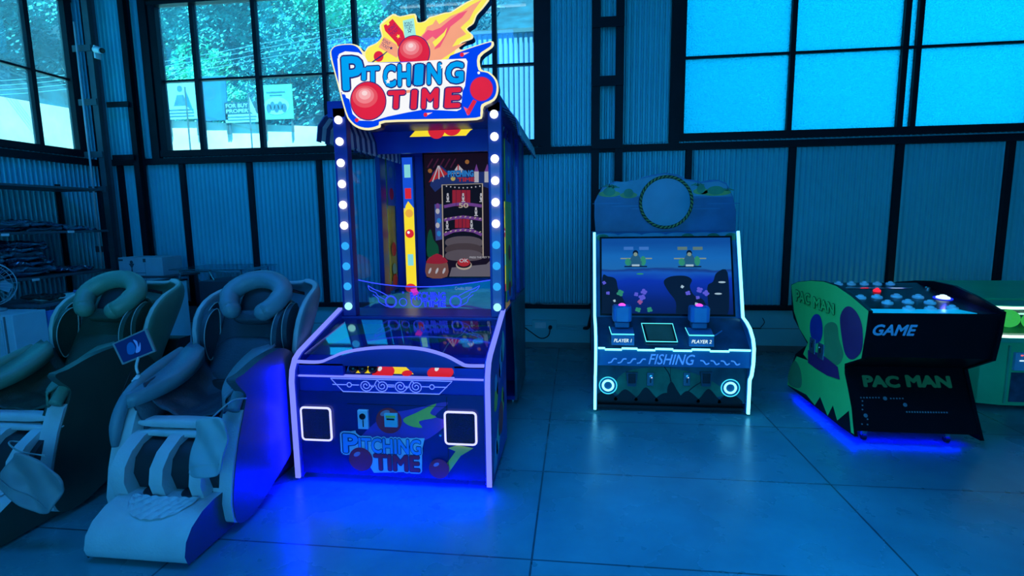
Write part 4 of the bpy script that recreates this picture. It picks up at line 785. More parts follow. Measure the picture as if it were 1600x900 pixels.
so = MB(); so.prism([f.p(u, v, 0) for u, v in ((sx0-.015, sy0-.015), (sx1+.015, sy0-.015), (sx1+.015, sy1+.015), (sx0-.015, sy1+.015))], SN*.01, blackg); so = so.build('screen', FM)
f.O = f.O + SN*.010
pc = MB(); z0_, z1_ = f.p(0, sy0).z, f.p(0, sy1).z
poly(pc, f, [(sx0, sy0), (sx1, sy0), (sx1, sy1), (sx0, sy1)], grad('sea_picture', [(0.0, (.002, .012, .10)), (.22, (.003, .02, .22)), (.50, (.004, .04, .55)), (.60, (.01, .12, .62)), (.635, (.01, .05, .30)), (.655, (.015, .17, .55)), (.8, (.01, .17, .60)), (1.0, (.005, .09, .42))], 2, z0_, z1_, .75, .12, 3.0), 1)
sf = lambda n, c_, e=.8: lit('fish_'+n, c_, e)
sk = sf('dark', (.002, .010, .04)); so_ = sf('orchid', (.12, .12, .80)); sp_ = sf('pink', (.35, .10, .35)); sg2 = sf('green', (.03, .30, .20)); sw = sf('white', (.45, .65, .8)); sy = sf('skin', (.25, .35, .30)); sb = sf('jacket', (.02, .12, .25)); sbar = sf('bar', (.05, .20, .65)); sbar2 = sf('bar_grey', (.12, .22, .22))
def SS(l): return [SP(*q) for q in l]
def clip(pts): return [(min(max(u, sx0), sx1), min(max(v, sy0), sy1)) for u, v in pts]
poly(pc, f, clip(sp2(SS([(941, 497), (941, 434), (950, 432), (962, 436), (966, 452), (975, 470), (985, 497)]), 4)), sk, 2)
poly(pc, f, clip(sp2(SS([(1037, 440), (1048, 432), (1070, 431), (1081, 437), (1078, 448), (1085, 462), (1100, 470), (1104, 497), (1060, 497), (1056, 472), (1044, 455)]), 4)), sk, 2)
poly(pc, f, clip(sp2(SS([(1137, 426), (1120, 426), (1114, 440), (1105, 450), (1112, 497), (1137, 497)]), 4)), sk, 2)
poly(pc, f, clip(SS([(941, 490), (1137, 490), (1137, 500), (941, 500)])), sk, 3)
for i, (px, py, mm, r) in enumerate(((1006, 456, so_, .022), (1003, 465, so_, .024), (994, 460, so_, .016), (1000, 472, sp_, .018), (1075, 458, so_, .018), (1093, 453, so_, .022), (1103, 458, so_, .022), (1090, 465, so_, .014), (969, 458, sg2, .025), (944, 442, so_, .014), (950, 458, so_, .014), (1066, 448, sw, .012), (960, 470, sw, .010), (1088, 475, sw, .012), (1088, 483, sw, .010), (1015, 484, sg2, .02), (997, 484, sg2, .02), (965, 489, sg2, .02))):
    u, v = SP(px, py); 
    for k in range(4): disc(pc, f, u + r*.6*cos(k*1.7+i), v + r*.6*sin(k*1.7+i), r*.6, mm, 4, r*.5, n=12)
for px, py in ((1128, 441), (1122, 459), (1000, 428)): u, v = SP(px, py); disc(pc, f, u, v, .028, sw if py > 430 else sg2, 4, .007)
for i, px in enumerate((993, 1077)):
    for dx in (-11, 13): u, v = SP(px+dx, 388); rect(pc, f, u-.038, u+.038, v-.014, v+.012, sbar if i == 0 else sbar2, 4)
    u, v = SP(px, 404); poly(pc, f, sp2([(u-.05, v-.06), (u-.03, v+.02), (u, v+.035), (u+.03, v+.02), (u+.05, v-.06)], 4), sb, 5); disc(pc, f, u, v+.045, .022, sk, 6, .024); disc(pc, f, u, v+.034, .016, sy, 7, .016); rect(pc, f, u-.09, u+.09, v-.072, v-.062, sk, 6); disc(pc, f, u-.06, v-.03, .025, sg2, 5, .03); disc(pc, f, u+.06, v-.02, .022, sg2, 5, .04); rect(pc, f, u-.03, u+.03, v-.065, v-.05, sw, 7)
    line(pc, f, [(u-.12, v), (u+.13, v)], .010, sy, 4)
pc.build('screen_picture', so)
# wave-topped header with round porthole
HY = 4.50
def HP(px, py): v = at_y(px, py, HY); return (v.x, v.z)
hp = [(931, 364), (929, 340), (929, 315), (934, 305), (941, 293), (952, 287), (962, 283), (978, 285), (985, 281), (996, 284), (1003, 277), (1020, 273), (1040, 270), (1060, 273), (1072, 280), (1084, 281), (1095, 284), (1108, 281), (1122, 281), (1135, 286), (1140, 296), (1145, 306), (1148, 320), (1150, 345), (1149, 364)]
hb = MB(); HPp = [HP(*q) for q in hp]; hb.prism([(x, HY, z) for x, z in HPp], (0, .05, 0), fb); f = Fr((0, HY, 0), (1, 0, 0), (0, 0, 1), (0, -1, 0), .0014)
poly(hb, f, [HP(*q) for q in ((931, 364), (929, 325), (934, 308), (960, 310), (1000, 308), (1080, 311), (1110, 308), (1145, 309), (1150, 330), (1149, 364))], fs, 1)
poly(hb, f, [HP(*q) for q in ((936, 306), (943, 294), (962, 285), (985, 283), (1003, 279), (1040, 272), (1072, 282), (1095, 286), (1122, 283), (1134, 288), (1144, 307))], fl, 2)
ylw = mat('islet_print', (.30, .42, .10), .4, vary=.3); grn = mat('palm_print', (.05, .28, .12), .4, vary=.3)
for px, py, r in ((952, 303, .09), (982, 305, .07), (1095, 299, .06), (1118, 301, .12)): u, v = HP(px, py); disc(hb, f, u, v, r, ylw, 3, .025); disc(hb, f, u, v+.018, r*.55, grn, 4, .035)
for px, py in ((952, 292), (958, 294), (1090, 290), (1136, 298)):
    u, v = HP(px, py)
    for k in range(5): a = radians(20 + 35*k); line(hb, f, [(u, v), (u + .035*cos(a), v + .022*sin(a)), (u + .055*cos(a), v + .010*sin(a))], .008, grn, 5)
for k in range(7): u, v = HP(950 + 30*k, 318 + 4*(k % 3)); disc(hb, f, u, v, .13, fb, 3, .006)
hb.build('header_sign', FM)
v = at_y(1040, 316, HY); R_ = .205
MB().lathe((v.x, HY-.005, v.z), (0, -1, 0), [(R_-.01, 0), (R_-.01, .012), (.05, .016)], mat('porthole', (.04, .22, .34), .12, vary=.3, scale=2), 40).build('porthole_disc', FM, smooth=False)
rp = MB(); n = 40
rp.tube([(v.x + R_*cos(2*pi*k/n), HY-.02, v.z + R_*sin(2*pi*k/n)) for k in range(n)], .012, mat('rope_dark', (.02, .04, .02), .7), 8, True)
for k in range(n): a = 2*pi*k/n; c0 = Vector((v.x + R_*cos(a), HY-.026, v.z + R_*sin(a))); d = Vector((-sin(a+.6), 0, cos(a+.6))); rp.pad(c0, d*.021, Vector((0, .011, 0)), d.cross(Vector((0, 1, 0)))*.007, mat('rope_fibre', (.30, .36, .10), .8), 1, nu=8, nv=6)
rp.build('rope_ring', FM, smooth=True)
MB().box(.35, .4, HY+.05, 4.6, 1.375, 1.6, steel).box(1.05, 1.1, HY+.05, 4.6, 1.375, 1.6, steel).build('sign_bracket', FM)

# ------------------------------------------------------------ maze-game table machine
GM = thing('maze_game_cabinet', 'low wedge-shaped black and green arcade cabinet lettered GAME with a button-covered top', 'arcade machine', (2.18, 4.0, 0))
gg = mat('lime_print', (.12, .98, .20), .35, vary=.08, scale=3); gk = mat('cabinet_black', (.003, .004, .007), .35, spec=.15); 
gp = [(1236, 445), (1247, 440), (1267, 438), (1285, 439), (1307, 446), (1330, 462), (1358, 486), (1354, 520), (1347, 560), (1318, 573), (1322, 600), (1328, 640), (1335, 682), (1310, 664), (1280, 640), (1231, 603), (1232, 583), (1243, 553), (1262, 538), (1252, 520), (1240, 497), (1237, 480)]
gpw = [at_x(px, py, 1.80) for px, py in gp]; gpw = [Vector((1.80, p.y, max(p.z, .055))) for p in gpw]
for x in (1.80, 2.545):
    s_ = MB().prism([(x, p.y, p.z) for p in gpw], (.022, 0, 0), gk).build('side_panel', GM, bevel=.002)
    if x < 2:
        a_ = MB(); f = Fr((1.80, 0, 0), (0, 1, 0), (0, 0, 1), (-1, 0, 0), .0012)
        def GX(X, Y): v = at_x(1210 + X/3, 420 + Y/3, 1.80); return (v.y, max(v.z, .06))
        def GG(l): return [GX(*q) for q in l]
        poly(a_, f, GG([(80, 77), (110, 62), (170, 56), (230, 60), (290, 80), (360, 128), (442, 198), (430, 290), (408, 420), (330, 445), (330, 490), (345, 560), (362, 650), (374, 775), (360, 768), (350, 665), (295, 712), (275, 640), (250, 690), (215, 600), (190, 640), (150, 590), (62, 545), (68, 490), (105, 410), (160, 430), (135, 400), (158, 345), (118, 280), (92, 200)]), gg, 1)
        poly(a_, f, sp2(GG([(310, 230), (330, 185), (360, 178), (395, 215), (415, 280), (412, 380), (370, 425), (335, 400), (318, 320)]), 4), mat('plum_patch', (.16, .03, .16), .4), 3)
        poly(a_, f, sp2(GG([(170, 250), (190, 215), (215, 220), (228, 270), (222, 330), (195, 350), (172, 310)]), 4), mat('navy_patch', (.02, .05, .35), .4), 3)
        poly(a_, f, sp2(GG([(235, 275), (265, 250), (295, 265), (305, 330), (325, 400), (300, 450), (245, 440), (235, 350)]), 4), mat('moss_patch', (.12, .42, .14), .4), 2)
        poly(a_, f, sp2(GG([(65, 500), (95, 430), (125, 480), (125, 555), (75, 545)]), 4), MATS['moss_patch'], 2)
        poly(a_, f, GG([(160, 380), (225, 400), (300, 460), (310, 520), (250, 500), (200, 470), (160, 440)]), MATS['plum_patch'], 4)
        gout = mat('ink_print', (.01, .03, .01), .4)
        def slant(X0_, Y0_, X1_, Y1_, body, l_=6):   # lettering following the sloping print line
            pl = lambda a, b_: GX(X0_ + (X1_-X0_)*a, Y0_ + 52*(1-b_) + (Y1_-Y0_)*a)
            text(a_, f, body, 0, 1, 0, 1, gg, l_+2, bold=.03, outline=[(.035, gout, -1)], place=pl)
        slant(105, 98, 172, 118, 'PAC'); slant(188, 130, 286, 165, 'MAN')
        a_.build('printed_artwork', s_)
        for X, Y in ((182, 362), (222, 388)):
            u, v = GX(X, Y); MB().box(1.790, 1.80, u-.045, u+.045, v-.055, v+.06, mat('coin_steel', (.30, .42, .55), .25, .8)).build('coin_plate', GM, bevel=.003)
            MB().box(1.787, 1.791, u-.006, u+.006, v-.01, v+.04, blackg).pad((1.788, u+.02, v+.02), (.004, 0, 0), (0, .012, 0), (0, 0, .012), chrome, 1, nu=10, nv=6).build('coin_slot', GM)
yf = [p.y for p in gpw]; fronty = gpw[6].y
body = MB(); bpf = [(gpw[6].y+.012, gpw[6].z-.02), (gpw[8].y+.02, gpw[8].z+.005), (gpw[9].y+.02, gpw[9].z), (gpw[12].y+.02, gpw[12].z+.03)]
bk_ = [(4.55, .10), (4.28, .47), (4.60, .86), (4.25, .96)]
body.prism([(1.822, y, z) for y, z in bpf + bk_], (.723, 0, 0), gk); 
body.build('cabinet_body', GM)
# front lettering
f1 = Fr((0, bpf[0][0], bpf[0][1]), (1, 0, 0), (0, -(bpf[1][0]-bpf[0][0]), -(bpf[1][1]-bpf[0][1])), (0, -1, 0), .001); n1 = f1.U.cross(f1.V); f1.N = -n1 if n1.y > 0 else n1; f1.V = Vector((0, bpf[0][0]-bpf[1][0], bpf[0][1]-bpf[1][1])).normalized(); f1.N = f1.U.cross(f1.V)
def onf(fr, px, py):
    r = RM @ Vector((px-800, 450-py, -FP)); o_ = Vector((0, 0, EYE)); t = (fr.O - o_).dot(fr.N)/r.dot(fr.N); return fr.uv(o_ + r*t)
fa = MB(); a, z = onf(f1, 1362, 524), onf(f1, 1434, 507); text(fa, f1, 'GAME', a[0], z[0], a[1], z[1], mat('letter_pale_blue', (.30, .55, .75), .35), 3, bold=.035, shear=.2)
fa.build('lettering', GM)
f2 = Fr((0, bpf[2][0], bpf[2][1]), (1, 0, 0), (0, 0, 1), (0, -1, 0), .001); f2.V = Vector((0, bpf[2][0]-bpf[3][0], bpf[2][1]-bpf[3][1])).normalized(); f2.N = f2.U.cross(f2.V)
fb_ = MB(); lgm = mat('letter_olive', (.10, .28, .08), .4)
for body_, X0_, X1_ in (('PAC', 418, 580), ('MAN', 620, 820)):
    fb_ = MB(); a, z = onf(f2, 1210+X0_/3, 420+555/3), onf(f2, 1210+X1_/3, 420+502/3); text(fb_, f2, body_, a[0], z[0], a[1], z[1], lgm, 3, bold=.06); fb_.build('lettering', GM)
fb_ = MB(); dotm = mat('maze_dot', (.16, .20, .22), .4)
dots = [(405+14*k, 604) for k in range(7)] + [(545+14*k, 608) for k in range(5)] + [(412, 620+20*k) for k in range(3)] + [(620+12.5*k, 671+.2*k) for k in range(16)] + [(432, 690), (436, 705), (410, 728), (436, 730)]
for X, Y in dots: u, v = onf(f2, 1210+X/3, 420+Y/3); disc(fb_, f2, u, v, .0055, dotm, 2, n=8)
for X, Y in ((518, 608), (612, 638), (427, 688)): u, v = onf(f2, 1210+X/3, 420+Y/3); disc(fb_, f2, u, v, .013, dotm, 2, n=12)
fb_.build('printed_maze_dots', GM)
# top deck
SL = .127
def TZ(y): return .9 + (y-3.45)*SL - .012
tp = MB(); tn = Vector((0, -SL, 1)).normalized()
TF = gpw[6].y + .02
tp.prism([(1.822, TF, TZ(TF)), (2.545, TF, TZ(TF)), (2.545, 4.22, TZ(4.22)), (1.822, 4.22, TZ(4.22))], (0, 0, -.02), mat('deck_black', (.003, .005, .010), .22, spec=.35))
tp.prism([(1.822, 4.22, TZ(4.22)), (2.545, 4.22, TZ(4.22)), (2.545, 4.60, .905), (1.822, 4.60, .905)], (0, 0, -.02), MATS['deck_black']).build('top_deck', GM)
stp = MB(); stp.prism([(1.824, TF-.004, TZ(TF)+.001), (2.42, TF-.004, TZ(TF)+.001), (2.37, TF+.075, TZ(TF+.075)+.001), (1.824, TF+.075, TZ(TF+.075)+.001)], (0, 0, .003), mat('acrylic_edge', (.10, .75, .95), .2, emit=.25, ecol=(.0, .75, 1.0))); stp.build('acrylic_edge', GM)
bm_ = mat('button_cap', (.75, .97, .98), .15, coat=.5)
def button(x, y, r=.034, cap=None, z=None):
    z = TZ(y) if z is None else z
    o = MB().lathe((x, y, z), tn, [(r, 0), (r, .006), (r*.92, .012), (r*.55, .014), (r*.5, .022), (r*.2, .026)], cap or bm_, 24).build('button', GM, smooth=False)
    return o
for x, y in ((1.924, 3.79), (2.034, 3.803), (2.167, 3.822), (2.294, 3.808), (2.028, 3.666), (2.162, 3.685), (2.287, 3.672), (2.082, 3.535), (2.208, 3.535), (2.349, 3.562)): button(x, y)
for x in (1.86, 1.95, 2.04, 2.13, 2.22, 2.31): button(x, 4.16, .030)
button(2.12, 3.97, .024, lit('red_button', (.95, .02, .05), 1.2)); 
tb = button(2.44, 3.794, .040, lit('glowing_button', (.55, .80, 1.0), 1.6)); MB().lathe((2.44, 3.794, TZ(3.794)+.001), tn, [(.055, 0), (.055, .003)], lit('blue_halo', (.01, .03, 1), 1.2), 28).build('glow_ring', tb)
MB().lathe((2.50, 4.05, TZ(4.05)), tn, [(.02, 0), (.02, .01), (.012, .014)], chrome, 16).build('button', GM); MB().box(1.95, 2.4, 4.05, 4.06, TZ(4.05), TZ(4.05)+.006, chrome).build('metal_trim', GM)
light('deck_glow', 'POINT', (2.47, 3.80, 1.02), (0, 0, 0), .5, (0.05, .08, 1.0))
for x in (1.92, 2.43):
    for y in (3.62, 4.4): MB().tube([(x-.012, y, .022), (x+.012, y, .022)], .022, rubber, 14).box(x-.015, x+.015, y-.012, y+.012, .03, .09, chrome).build('castor', GM)
ug = MB().box(1.86, 1.872, 3.65, 4.50, .062, .072, led_b).box(1.86, 2.50, 3.64, 3.652, .062, .072, led_b).build('underglow_strip', GM)
light('cabinet_underglow_side', 'AREA', (1.83, 4.02, .05), (0, 0, 0), 1.0, (0, 0, 1), .02, 1.0)
light('cabinet_underglow_front', 'AREA', (2.18, 3.60, .05), (0, 0, 0), 1.0, (0, 0, 1), .66, .02)

# ------------------------------------------------------------ green ball game at the right edge
BM = thing('ball_game_machine', 'low green ball-game machine with a clear light-rimmed top, cut off by the right edge', 'arcade machine', (3.6, 4.6, 0))
gm = mat('green_cabinet', (.03, .62, .25), .35, vary=.1, scale=3); gm2 = mat('green_cabinet_edge', (.04, .50, .28), .3)
foot = [(3.02, 4.62), (3.10, 4.34), (3.25, 4.30), (3.95, 4.30), (4.10, 4.45), (4.10, 5.2), (3.02, 5.2)]
MB().prism([(x, y, .03) for x, y in foot], (0, 0, .50), gm).build('cabinet', BM, bevel=.006)
MB().prism([(x, y, 0) for x, y in [(3.10, 4.6), (3.18, 4.42), (3.9, 4.4), (4.0, 5.1), (3.1, 5.1)]], (0, 0, .03), black).build('base', BM)
def scale_foot(s_): c_ = Vector((3.56, 4.72)); return [((x-c_.x)*s_+c_.x, (y-c_.y)*s_+c_.y) for x, y in foot]
MB().prism([(x, y, .53) for x, y in scale_foot(1.10)], (0, 0, .035), gm2).build('deck_rim', BM, bevel=.008)
MB().tube([(x, y, .575) for x, y in scale_foot(1.08)], .011, lit('white_green_led', (.65, 1.0, .85), 1.8), 8, True).build('led_rim', BM)
MB().prism([(x, y, .57) for x, y in scale_foot(1.0)], (0, 0, .20), clear('case_clear', (.75, .98, .88), .15)).build('clear_case', BM)
MB().prism([(x, y, .775) for x, y in scale_foot(1.04)], (0, 0, .03), gm2).build('top_rim', BM, bevel=.006)
MB().tube([(x, y, .79) for x, y in scale_foot(1.06)], .010, lit('white_green_led', (.65, 1.0, .85), 1.8), 8, True).build('led_rim', BM)
MB().prism([(3.05, 4.6, .80), (4.1, 4.5, .80), (4.1, 5.1, .88), (3.05, 5.1, .88)], (0, 0, .02), gm).build('top_cover', BM)
MB().prism([(x, y, .572) for x, y in scale_foot(.9)], (0, 0, .012), mat('play_floor', (.02, .30, .12), .4)).build('play_floor', BM)
for x, y, z, r, c_ in ((3.42, 4.55, .66, .07, 'lit_green'), (3.55, 4.5, .65, .065, 'lit_green'), (3.30, 4.62, .65, .06, 'lit_green'), (3.70, 4.6, .66, .07, 'lit_green'), (3.20, 4.58, .62, .03, 'hot_red')):
    MB().pad((x, y, z), (r, 0, 0), (0, r, 0), (0, 0, r), lit('lit_green', (.06, .65, .12), .8) if c_ == 'lit_green' else lit('hot_red', (.8, .08, .06), .8), 1, nu=16, nv=10).build('ball', BM, smooth=True)
MB().tube([(3.36, 4.28, .70), (3.37, 4.22, .68), (3.40, 4.20, .62), (3.45, 4.22, .60), (3.5, 4.28, .60)], .018, rubber, 10).build('handle', BM, smooth=True)
MB().box(3.25, 3.262, 4.285, 4.30, .05, .50, gm2).build('corner_trim', BM)
MB().box(3.29, 3.38, 4.275, 4.30, .31, .45, mat('coin_panel', (.25, .5, .7), .3)).build('coin_plate', BM, bevel=.004); MB().box(3.39, 3.5, 4.275, 4.30, .31, .45, MATS['coin_panel']).build('coin_plate', BM, bevel=.004)
MB().box(3.32, 3.35, 4.272, 4.276, .385, .392, lit('coin_led', (.6, .8, 1), 1.6)).box(3.325, 3.34, 4.272, 4.276, .425, .433, lit('coin_red', (1, .1, .1), 1.6)).build('coin_slot', BM)
MB().box(3.29, 3.5, 4.293, 4.30, .06, .29, mat('service_door', (.05, .07, .12), .35, vary=.5, scale=12)).build('service_door', BM)

# ------------------------------------------------------------ wall socket and cables
t = thing('wall_socket', 'long white wall socket box with a black plug on the plinth beside the fishing machine', 'socket', (-.40, YW-.03, .27))
MB().box(-.50, -.22, YW-.06, YW-.03, .21, .33, plaster).build('socket_box', t, bevel=.004)
MB().box(-.47, -.34, YW-.064, YW-.06, .235, .305, white_p).build('face_plate', t); MB().tube([(-.29, YW-.06, .25), (-.29, YW-.10, .25)], .022, rubber, 12).build('plug', t)
MB().tube([(-.22, YW-.05, .27), (.10, YW-.05, .26)], .012, plaster, 8).tube([(-.22, YW-.05, .225), (.10, YW-.05, .225)], .008, plaster, 8).build('conduit', t)
MB().tube(smoothpath([(.09, YW-.05, .24), (.14, YW-.07, .25), (.16, YW-.08, .33), (.19, YW-.10, .45), (.23, YW-.11, .50)], 4), .018, rubber, 8).build('flexible_conduit', t, smooth=True)
o = MB().tube(smoothpath([(-.29, YW-.10, .25), (-.31, YW-.11, .16), (-.40, YW-.12, .13), (-.52, YW-.16, .22), (-.60, YW-.3, .30), (-.62, 5.2, .30), (-.60, 4.84, .25)], 5), .006, rubber, 6).build('power_cable', smooth=True)
tag(o, 'thin black power cable drooping from the wall socket behind the pitching machine', 'cable')
o = MB().tube(smoothpath([(-.62, YW-.12, .53), (-.55, YW-.13, .55), (-.48, YW-.12, .53), (-.42, YW-.13, .55), (-.36, YW-.12, .53), (-.1, YW-.12, .53), (.15, YW-.12, .53)], 5), .006, grey_p, 6).build('loose_cable', smooth=True)
tag(o, 'loose cable lying along the steel ledge above the plinth', 'cable')
o = MB().tube(smoothpath([(2.03, YW-.04, .27), (2.06, YW-.06, .33), (2.04, YW-.05, .38)], 4), .004, rubber, 6).tube([(1.30, YW-.06, .262), (2.03, YW-.05, .262)], .006, rubber, 6).build('loose_cable', smooth=True); tag(o, 'black cable stub on the plinth between the fishing machine and the green side panel', 'cable')

# ------------------------------------------------------------ massage chairs
def chair(CX, label, lea, inner, dark, rimm, pale, shell, group='massage chairs'):
    R0 = thing('massage_chair', label, 'massage chair', (CX, 2.6, 0), group)
    hw = .335
    def X(l): return CX + l
    # foot block
    fpz = [(1.93, .012), (1.915, .06), (1.93, .12), (1.97, .165), (2.04, .20), (2.12, .215), (2.24, .215), (2.34, .18), (2.36, .012)]
    b = MB().prism([(X(-.205), y, z) for y, z in fpz], (.49, 0, 0), shell, pale); fo = b.build('footrest', R0, bevel=.02, seg=4)
    b = MB()
    for sx in (-.04, .16): b.pad((X(sx), 2.20, .213), (.078, 0, 0), (0, .085, 0), (0, 0, .012), dark, .9, .6)
    b.build('foot_well', fo, smooth=True)
    q = MB(); rows = []                         # quilted diamond pad
    for j in range(25):
        v_ = j/24; yy = 1.985 + .12*v_; row = []
        for i in range(61):
            u_ = i/60; env = math.sqrt(max(0, 1 - ((u_-.5)*2)**2)); y2 = 2.115 - (2.115-yy)*env*1.0 if True else yy
            zz = .172 + (y2-1.985)*.36; dmd = abs(sin(pi*(u_*7 + v_*2.0)))*abs(sin(pi*(u_*7 - v_*2.0))); row.append(Vector((X(-.12 + .34*u_), y2 - .002, zz + .006 + .007*dmd**.5)))
        rows.append(row)
    q.grid(rows, pale).build('quilted_pad', fo, smooth=True)
    # calf rest: three ridges and two dark channels
    rp = [(2.13, .19), (2.105, .28), (2.12, .35), (2.17, .41), (2.25, .455), (2.36, .47), (2.46, .47), (2.46, .19)]
    cf = MB().prism([(X(-.28), 2.30, .10), (X(.28), 2.30, .10), (X(.28), 2.30, .42), (X(-.28), 2.30, .42)], (0, .25, 0), dark).build('calf_rest', R0)
    for x0, w_ in ((-.235, .075), (-.03, .068), (.175, .060)):
        MB().prism([(X(x0), y, z) for y, z in rp], (w_, 0, 0), pale).build('calf_ridge', cf, bevel=.014, seg=3)
    cp = [(2.20, .19), (2.165, .30), (2.185, .37), (2.24, .415), (2.34, .44), (2.46, .44), (2.46, .19)]
    for x0, w_ in ((-.16, .13), (.038, .137), (.235, .03)): MB().prism([(X(x0), y, z) for y, z in cp], (w_, 0, 0), dark).build('calf_channel', cf, bevel=.012)
    # side shells
    op = [(2.25, .025), (2.20, .06), (2.185, .16), (2.215, .30), (2.265, .45), (2.325, .58), (2.345, .645), (2.30, .70), (2.275, .745), (2.35, .755), (2.47, .785), (2.60, .80), (2.70, .795), (2.80, .74), (2.90, .64), (2.96, .50), (2.95, .36), (2.85, .26), (2.70, .17), (2.50, .08), (2.36, .03)]
    op = [(v.x, v.y) for v in smoothpath([(a, c_, 0) for a, c_ in op], 3, True)]
    opr = op; low_ = [(2.25, .025), (2.20, .06), (2.185, .16), (2.215, .30), (2.25, .42), (2.285, .51), (2.33, .57), (2.42, .63), (2.52, .675), (2.62, .715), (2.70, .735), (2.80, .71), (2.90, .62), (2.96, .50), (2.95, .36), (2.85, .26), (2.70, .17), (2.50, .08), (2.36, .03)]
    opl = [(v.x, v.y) for v in smoothpath([(a, c_, 0) for a, c_ in low_], 3, True)]
    for sg in (-1, 1):
        op = opr if sg > 0 else opl
        s_ = MB().prism([(X(sg*(hw-.048)), y, z) for y, z in op], (sg*.048, 0, 0), shell, shell).build('side_shell', R0, bevel=.022, seg=5)
        ip = [(2.235, .03), (2.185, .06), (2.172, .16), (2.20, .30), (2.25, .45), (2.30, .56), (2.36, .60), (2.42, .55), (2.36, .40), (2.32, .2), (2.34, .04)]
        MB().prism([(X(sg*(hw-.10)), y, z) for y, z in ip], (sg*.096, 0, 0), pale).build('front_rim', s_, bevel=.016, seg=4)
        # armrest: sloping bolster, inner ledge with a pointed rear end
        MB().tube(smoothpath(([(X(sg*(hw-.03)), 2.225, .40), (X(sg*(hw-.03)), 2.245, .50)] if sg < 0 else []) + [(X(sg*(hw-.035)), 2.285, .585), (X(sg*(hw-.04)), 2.36, .655), (X(sg*(hw-.045)), 2.50, .715), (X(sg*(hw-.05)), 2.70, .765)], 5), ([.014, .018, .022, .025, .028] if sg < 0 else []) + [.030]*21, lea, 14).build('arm_bolster', R0, smooth=True)
        rows = []
        for k in range(13):
            t_ = k/12; y = 2.28 + .46*t_; z = .64 + .155*t_ - .02*sin(pi*t_); w_ = .13*sin(pi*min(1, .25+.75*(1-t_)))**.8*(1 if t_ < .97 else .4)
            rows.append([Vector((X(sg*(hw-.07)), y, z+.01)), Vector((X(sg*(hw-.07-w_*.5)), y, z-.005)), Vector((X(sg*(hw-.07-w_)), y, z+.004)), Vector((X(sg*(hw-.07-w_*.95)), y, z-.06))])
        MB().grid(rows, lea).build('arm_ledge', R0, smooth=True, solid=.016)
        MB().grid([[Vector((X(sg*(hw-.06)), y, z)), Vector((X(sg*(hw-.14)), y, z-.15)), Vector((X(sg*(hw-.12)), y, z-.30))] for y, z in ((2.30, .64), (2.45, .70), (2.62, .76), (2.8, .74), (2.95, .70))], inner).build('arm_lining', R0, smooth=True, solid=.02)
    # seat
    b = MB(); b.pad((X(0), 2.60, .44), (.24, 0, 0), (0, .30, .03), (0, 0, .085), inner, .45, .5, rough=.012, fs_=6); b.build('seat_cushion', R0, smooth=True)
    b = MB()
    for y, z, r_ in ((2.33, .50, .026), (2.30, .455, .018)): b.pad((X(0), y, z), (.245, 0, 0), (0, r_*1.6, 0), (0, 0, r_), pale, .4, .8, rough=.006, fs_=7)
    b.build('seat_front_roll', R0, smooth=True)
    rows = []
    for j in range(15):
        t_ = j/14; row = []
        for i in range(25):
            u_ = i/24; x = (u_-.5)*.50; bowl = ((u_-.5)*2)**2; y = 2.36 + .44*t_; z = .50 + .02*t_ + .17*bowl**1.4 + .10*max(0, t_-.7)
            nn = noise.noise(Vector((x*9, y*7, CX)))*.030 + abs(noise.noise(Vector((x*14+5, y*11, CX+3))))*.028
            row.append(Vector((X(x), y, z + nn)))
        rows.append(row)
    MB().grid(rows, inner).build('wrinkled_seat_cover', R0, smooth=True, solid=.012, sub=1)
    # backrest
    bn = Vector((0, -.84, .54)).normalized(); bu = Vector((0, .54, .84)).normalized(); bc_ = Vector((X(0), 2.96, .76))
    MB().pad(bc_, Vector((.235, 0, 0)), bu*.30, bn*.07, inner, .4, .45, nu=36, nv=18).build('back_cushion', R0, smooth=True)
    b = MB(); b.pad(bc_ - bu*.13 + bn*.045, Vector((.20, 0, 0)), bu*.15, bn*.045, inner, .5, .6); b.pad(bc_ - bu*.30 + bn*.04, Vector((.21, 0, 0)), bu*.05, bn*.06, dark, .5, .6); b.build('lumbar_pad', R0, smooth=True)
    sp_ = [((3.02, .48), .20, .285), ((3.08, .56), .28, .31), ((3.15, .66), .37, .33), ((3.235, .78), .385, .335), ((3.30, .88), .32, .326), ((3.335, .96), .215, .302), ((3.345, 1.02), .13, .268), ((3.335, 1.065), .075, .222), ((3.31, 1.095), .03, .16)]
    rows = []
    for k, ((y, z), dd, w_) in enumerate(sp_):
        o_ = Vector((0, y, z)); row = []
        for i in range(33):
            th = -pi/2 + pi*i/32; sx = math.copysign(abs(sin(th))**.75, th); d = (1-cos(th)**.9)*dd; p = o_ + bn*d; row.append(Vector((X(w_*sx), p.y, p.z)))
        rows.append(row)
    MB().grid(rows, lea).build('back_shell', R0, smooth=True, solid=.042, sub=1, rimmat=rimm)
    # wing airbags: two leaf pads each side
    for sg in (-1, 1):
        for k, (oy, oz, ox) in enumerate(((.0, .0, .0), (-.055, -.03, -.035))):
            cy, cz = 2.93 + oy, .86 + oz; P0 = [(cy + a, cz + c_) for a, c_ in ((.06, .14), (-.02, .12), (-.075, .04), (-.085, -.06), (-.05, -.15), (.01, -.10), (.06, .0))]
            P1 = [(v.x, v.y) for v in smoothpath([(a, c_, 0) for a, c_ in P0], 4, True)]
            xx = sg*(.275 + ox); lf = MB().prism([(X(xx), y, z) for y, z in P1], (-sg*.028, 0, 0), inner).build('wing_airbag', R0, bevel=.012, seg=3)
            MB().tube([(X(xx - sg*.03), y, z) for y, z in P1], .0028, rimm, 5, True).build('piping', lf)
    # horseshoe head pillow
    hc = Vector((X(.035), 2.98, 1.02)); pth = [hc + Vector((.172*cos(radians(a))*(1 if a > 0 and a < 180 else .92), 0, 0)) + bu*(.135*sin(radians(a))) + bn*(.05 - .03*sin(radians(a))) for a in range(-52, 233, 12)]
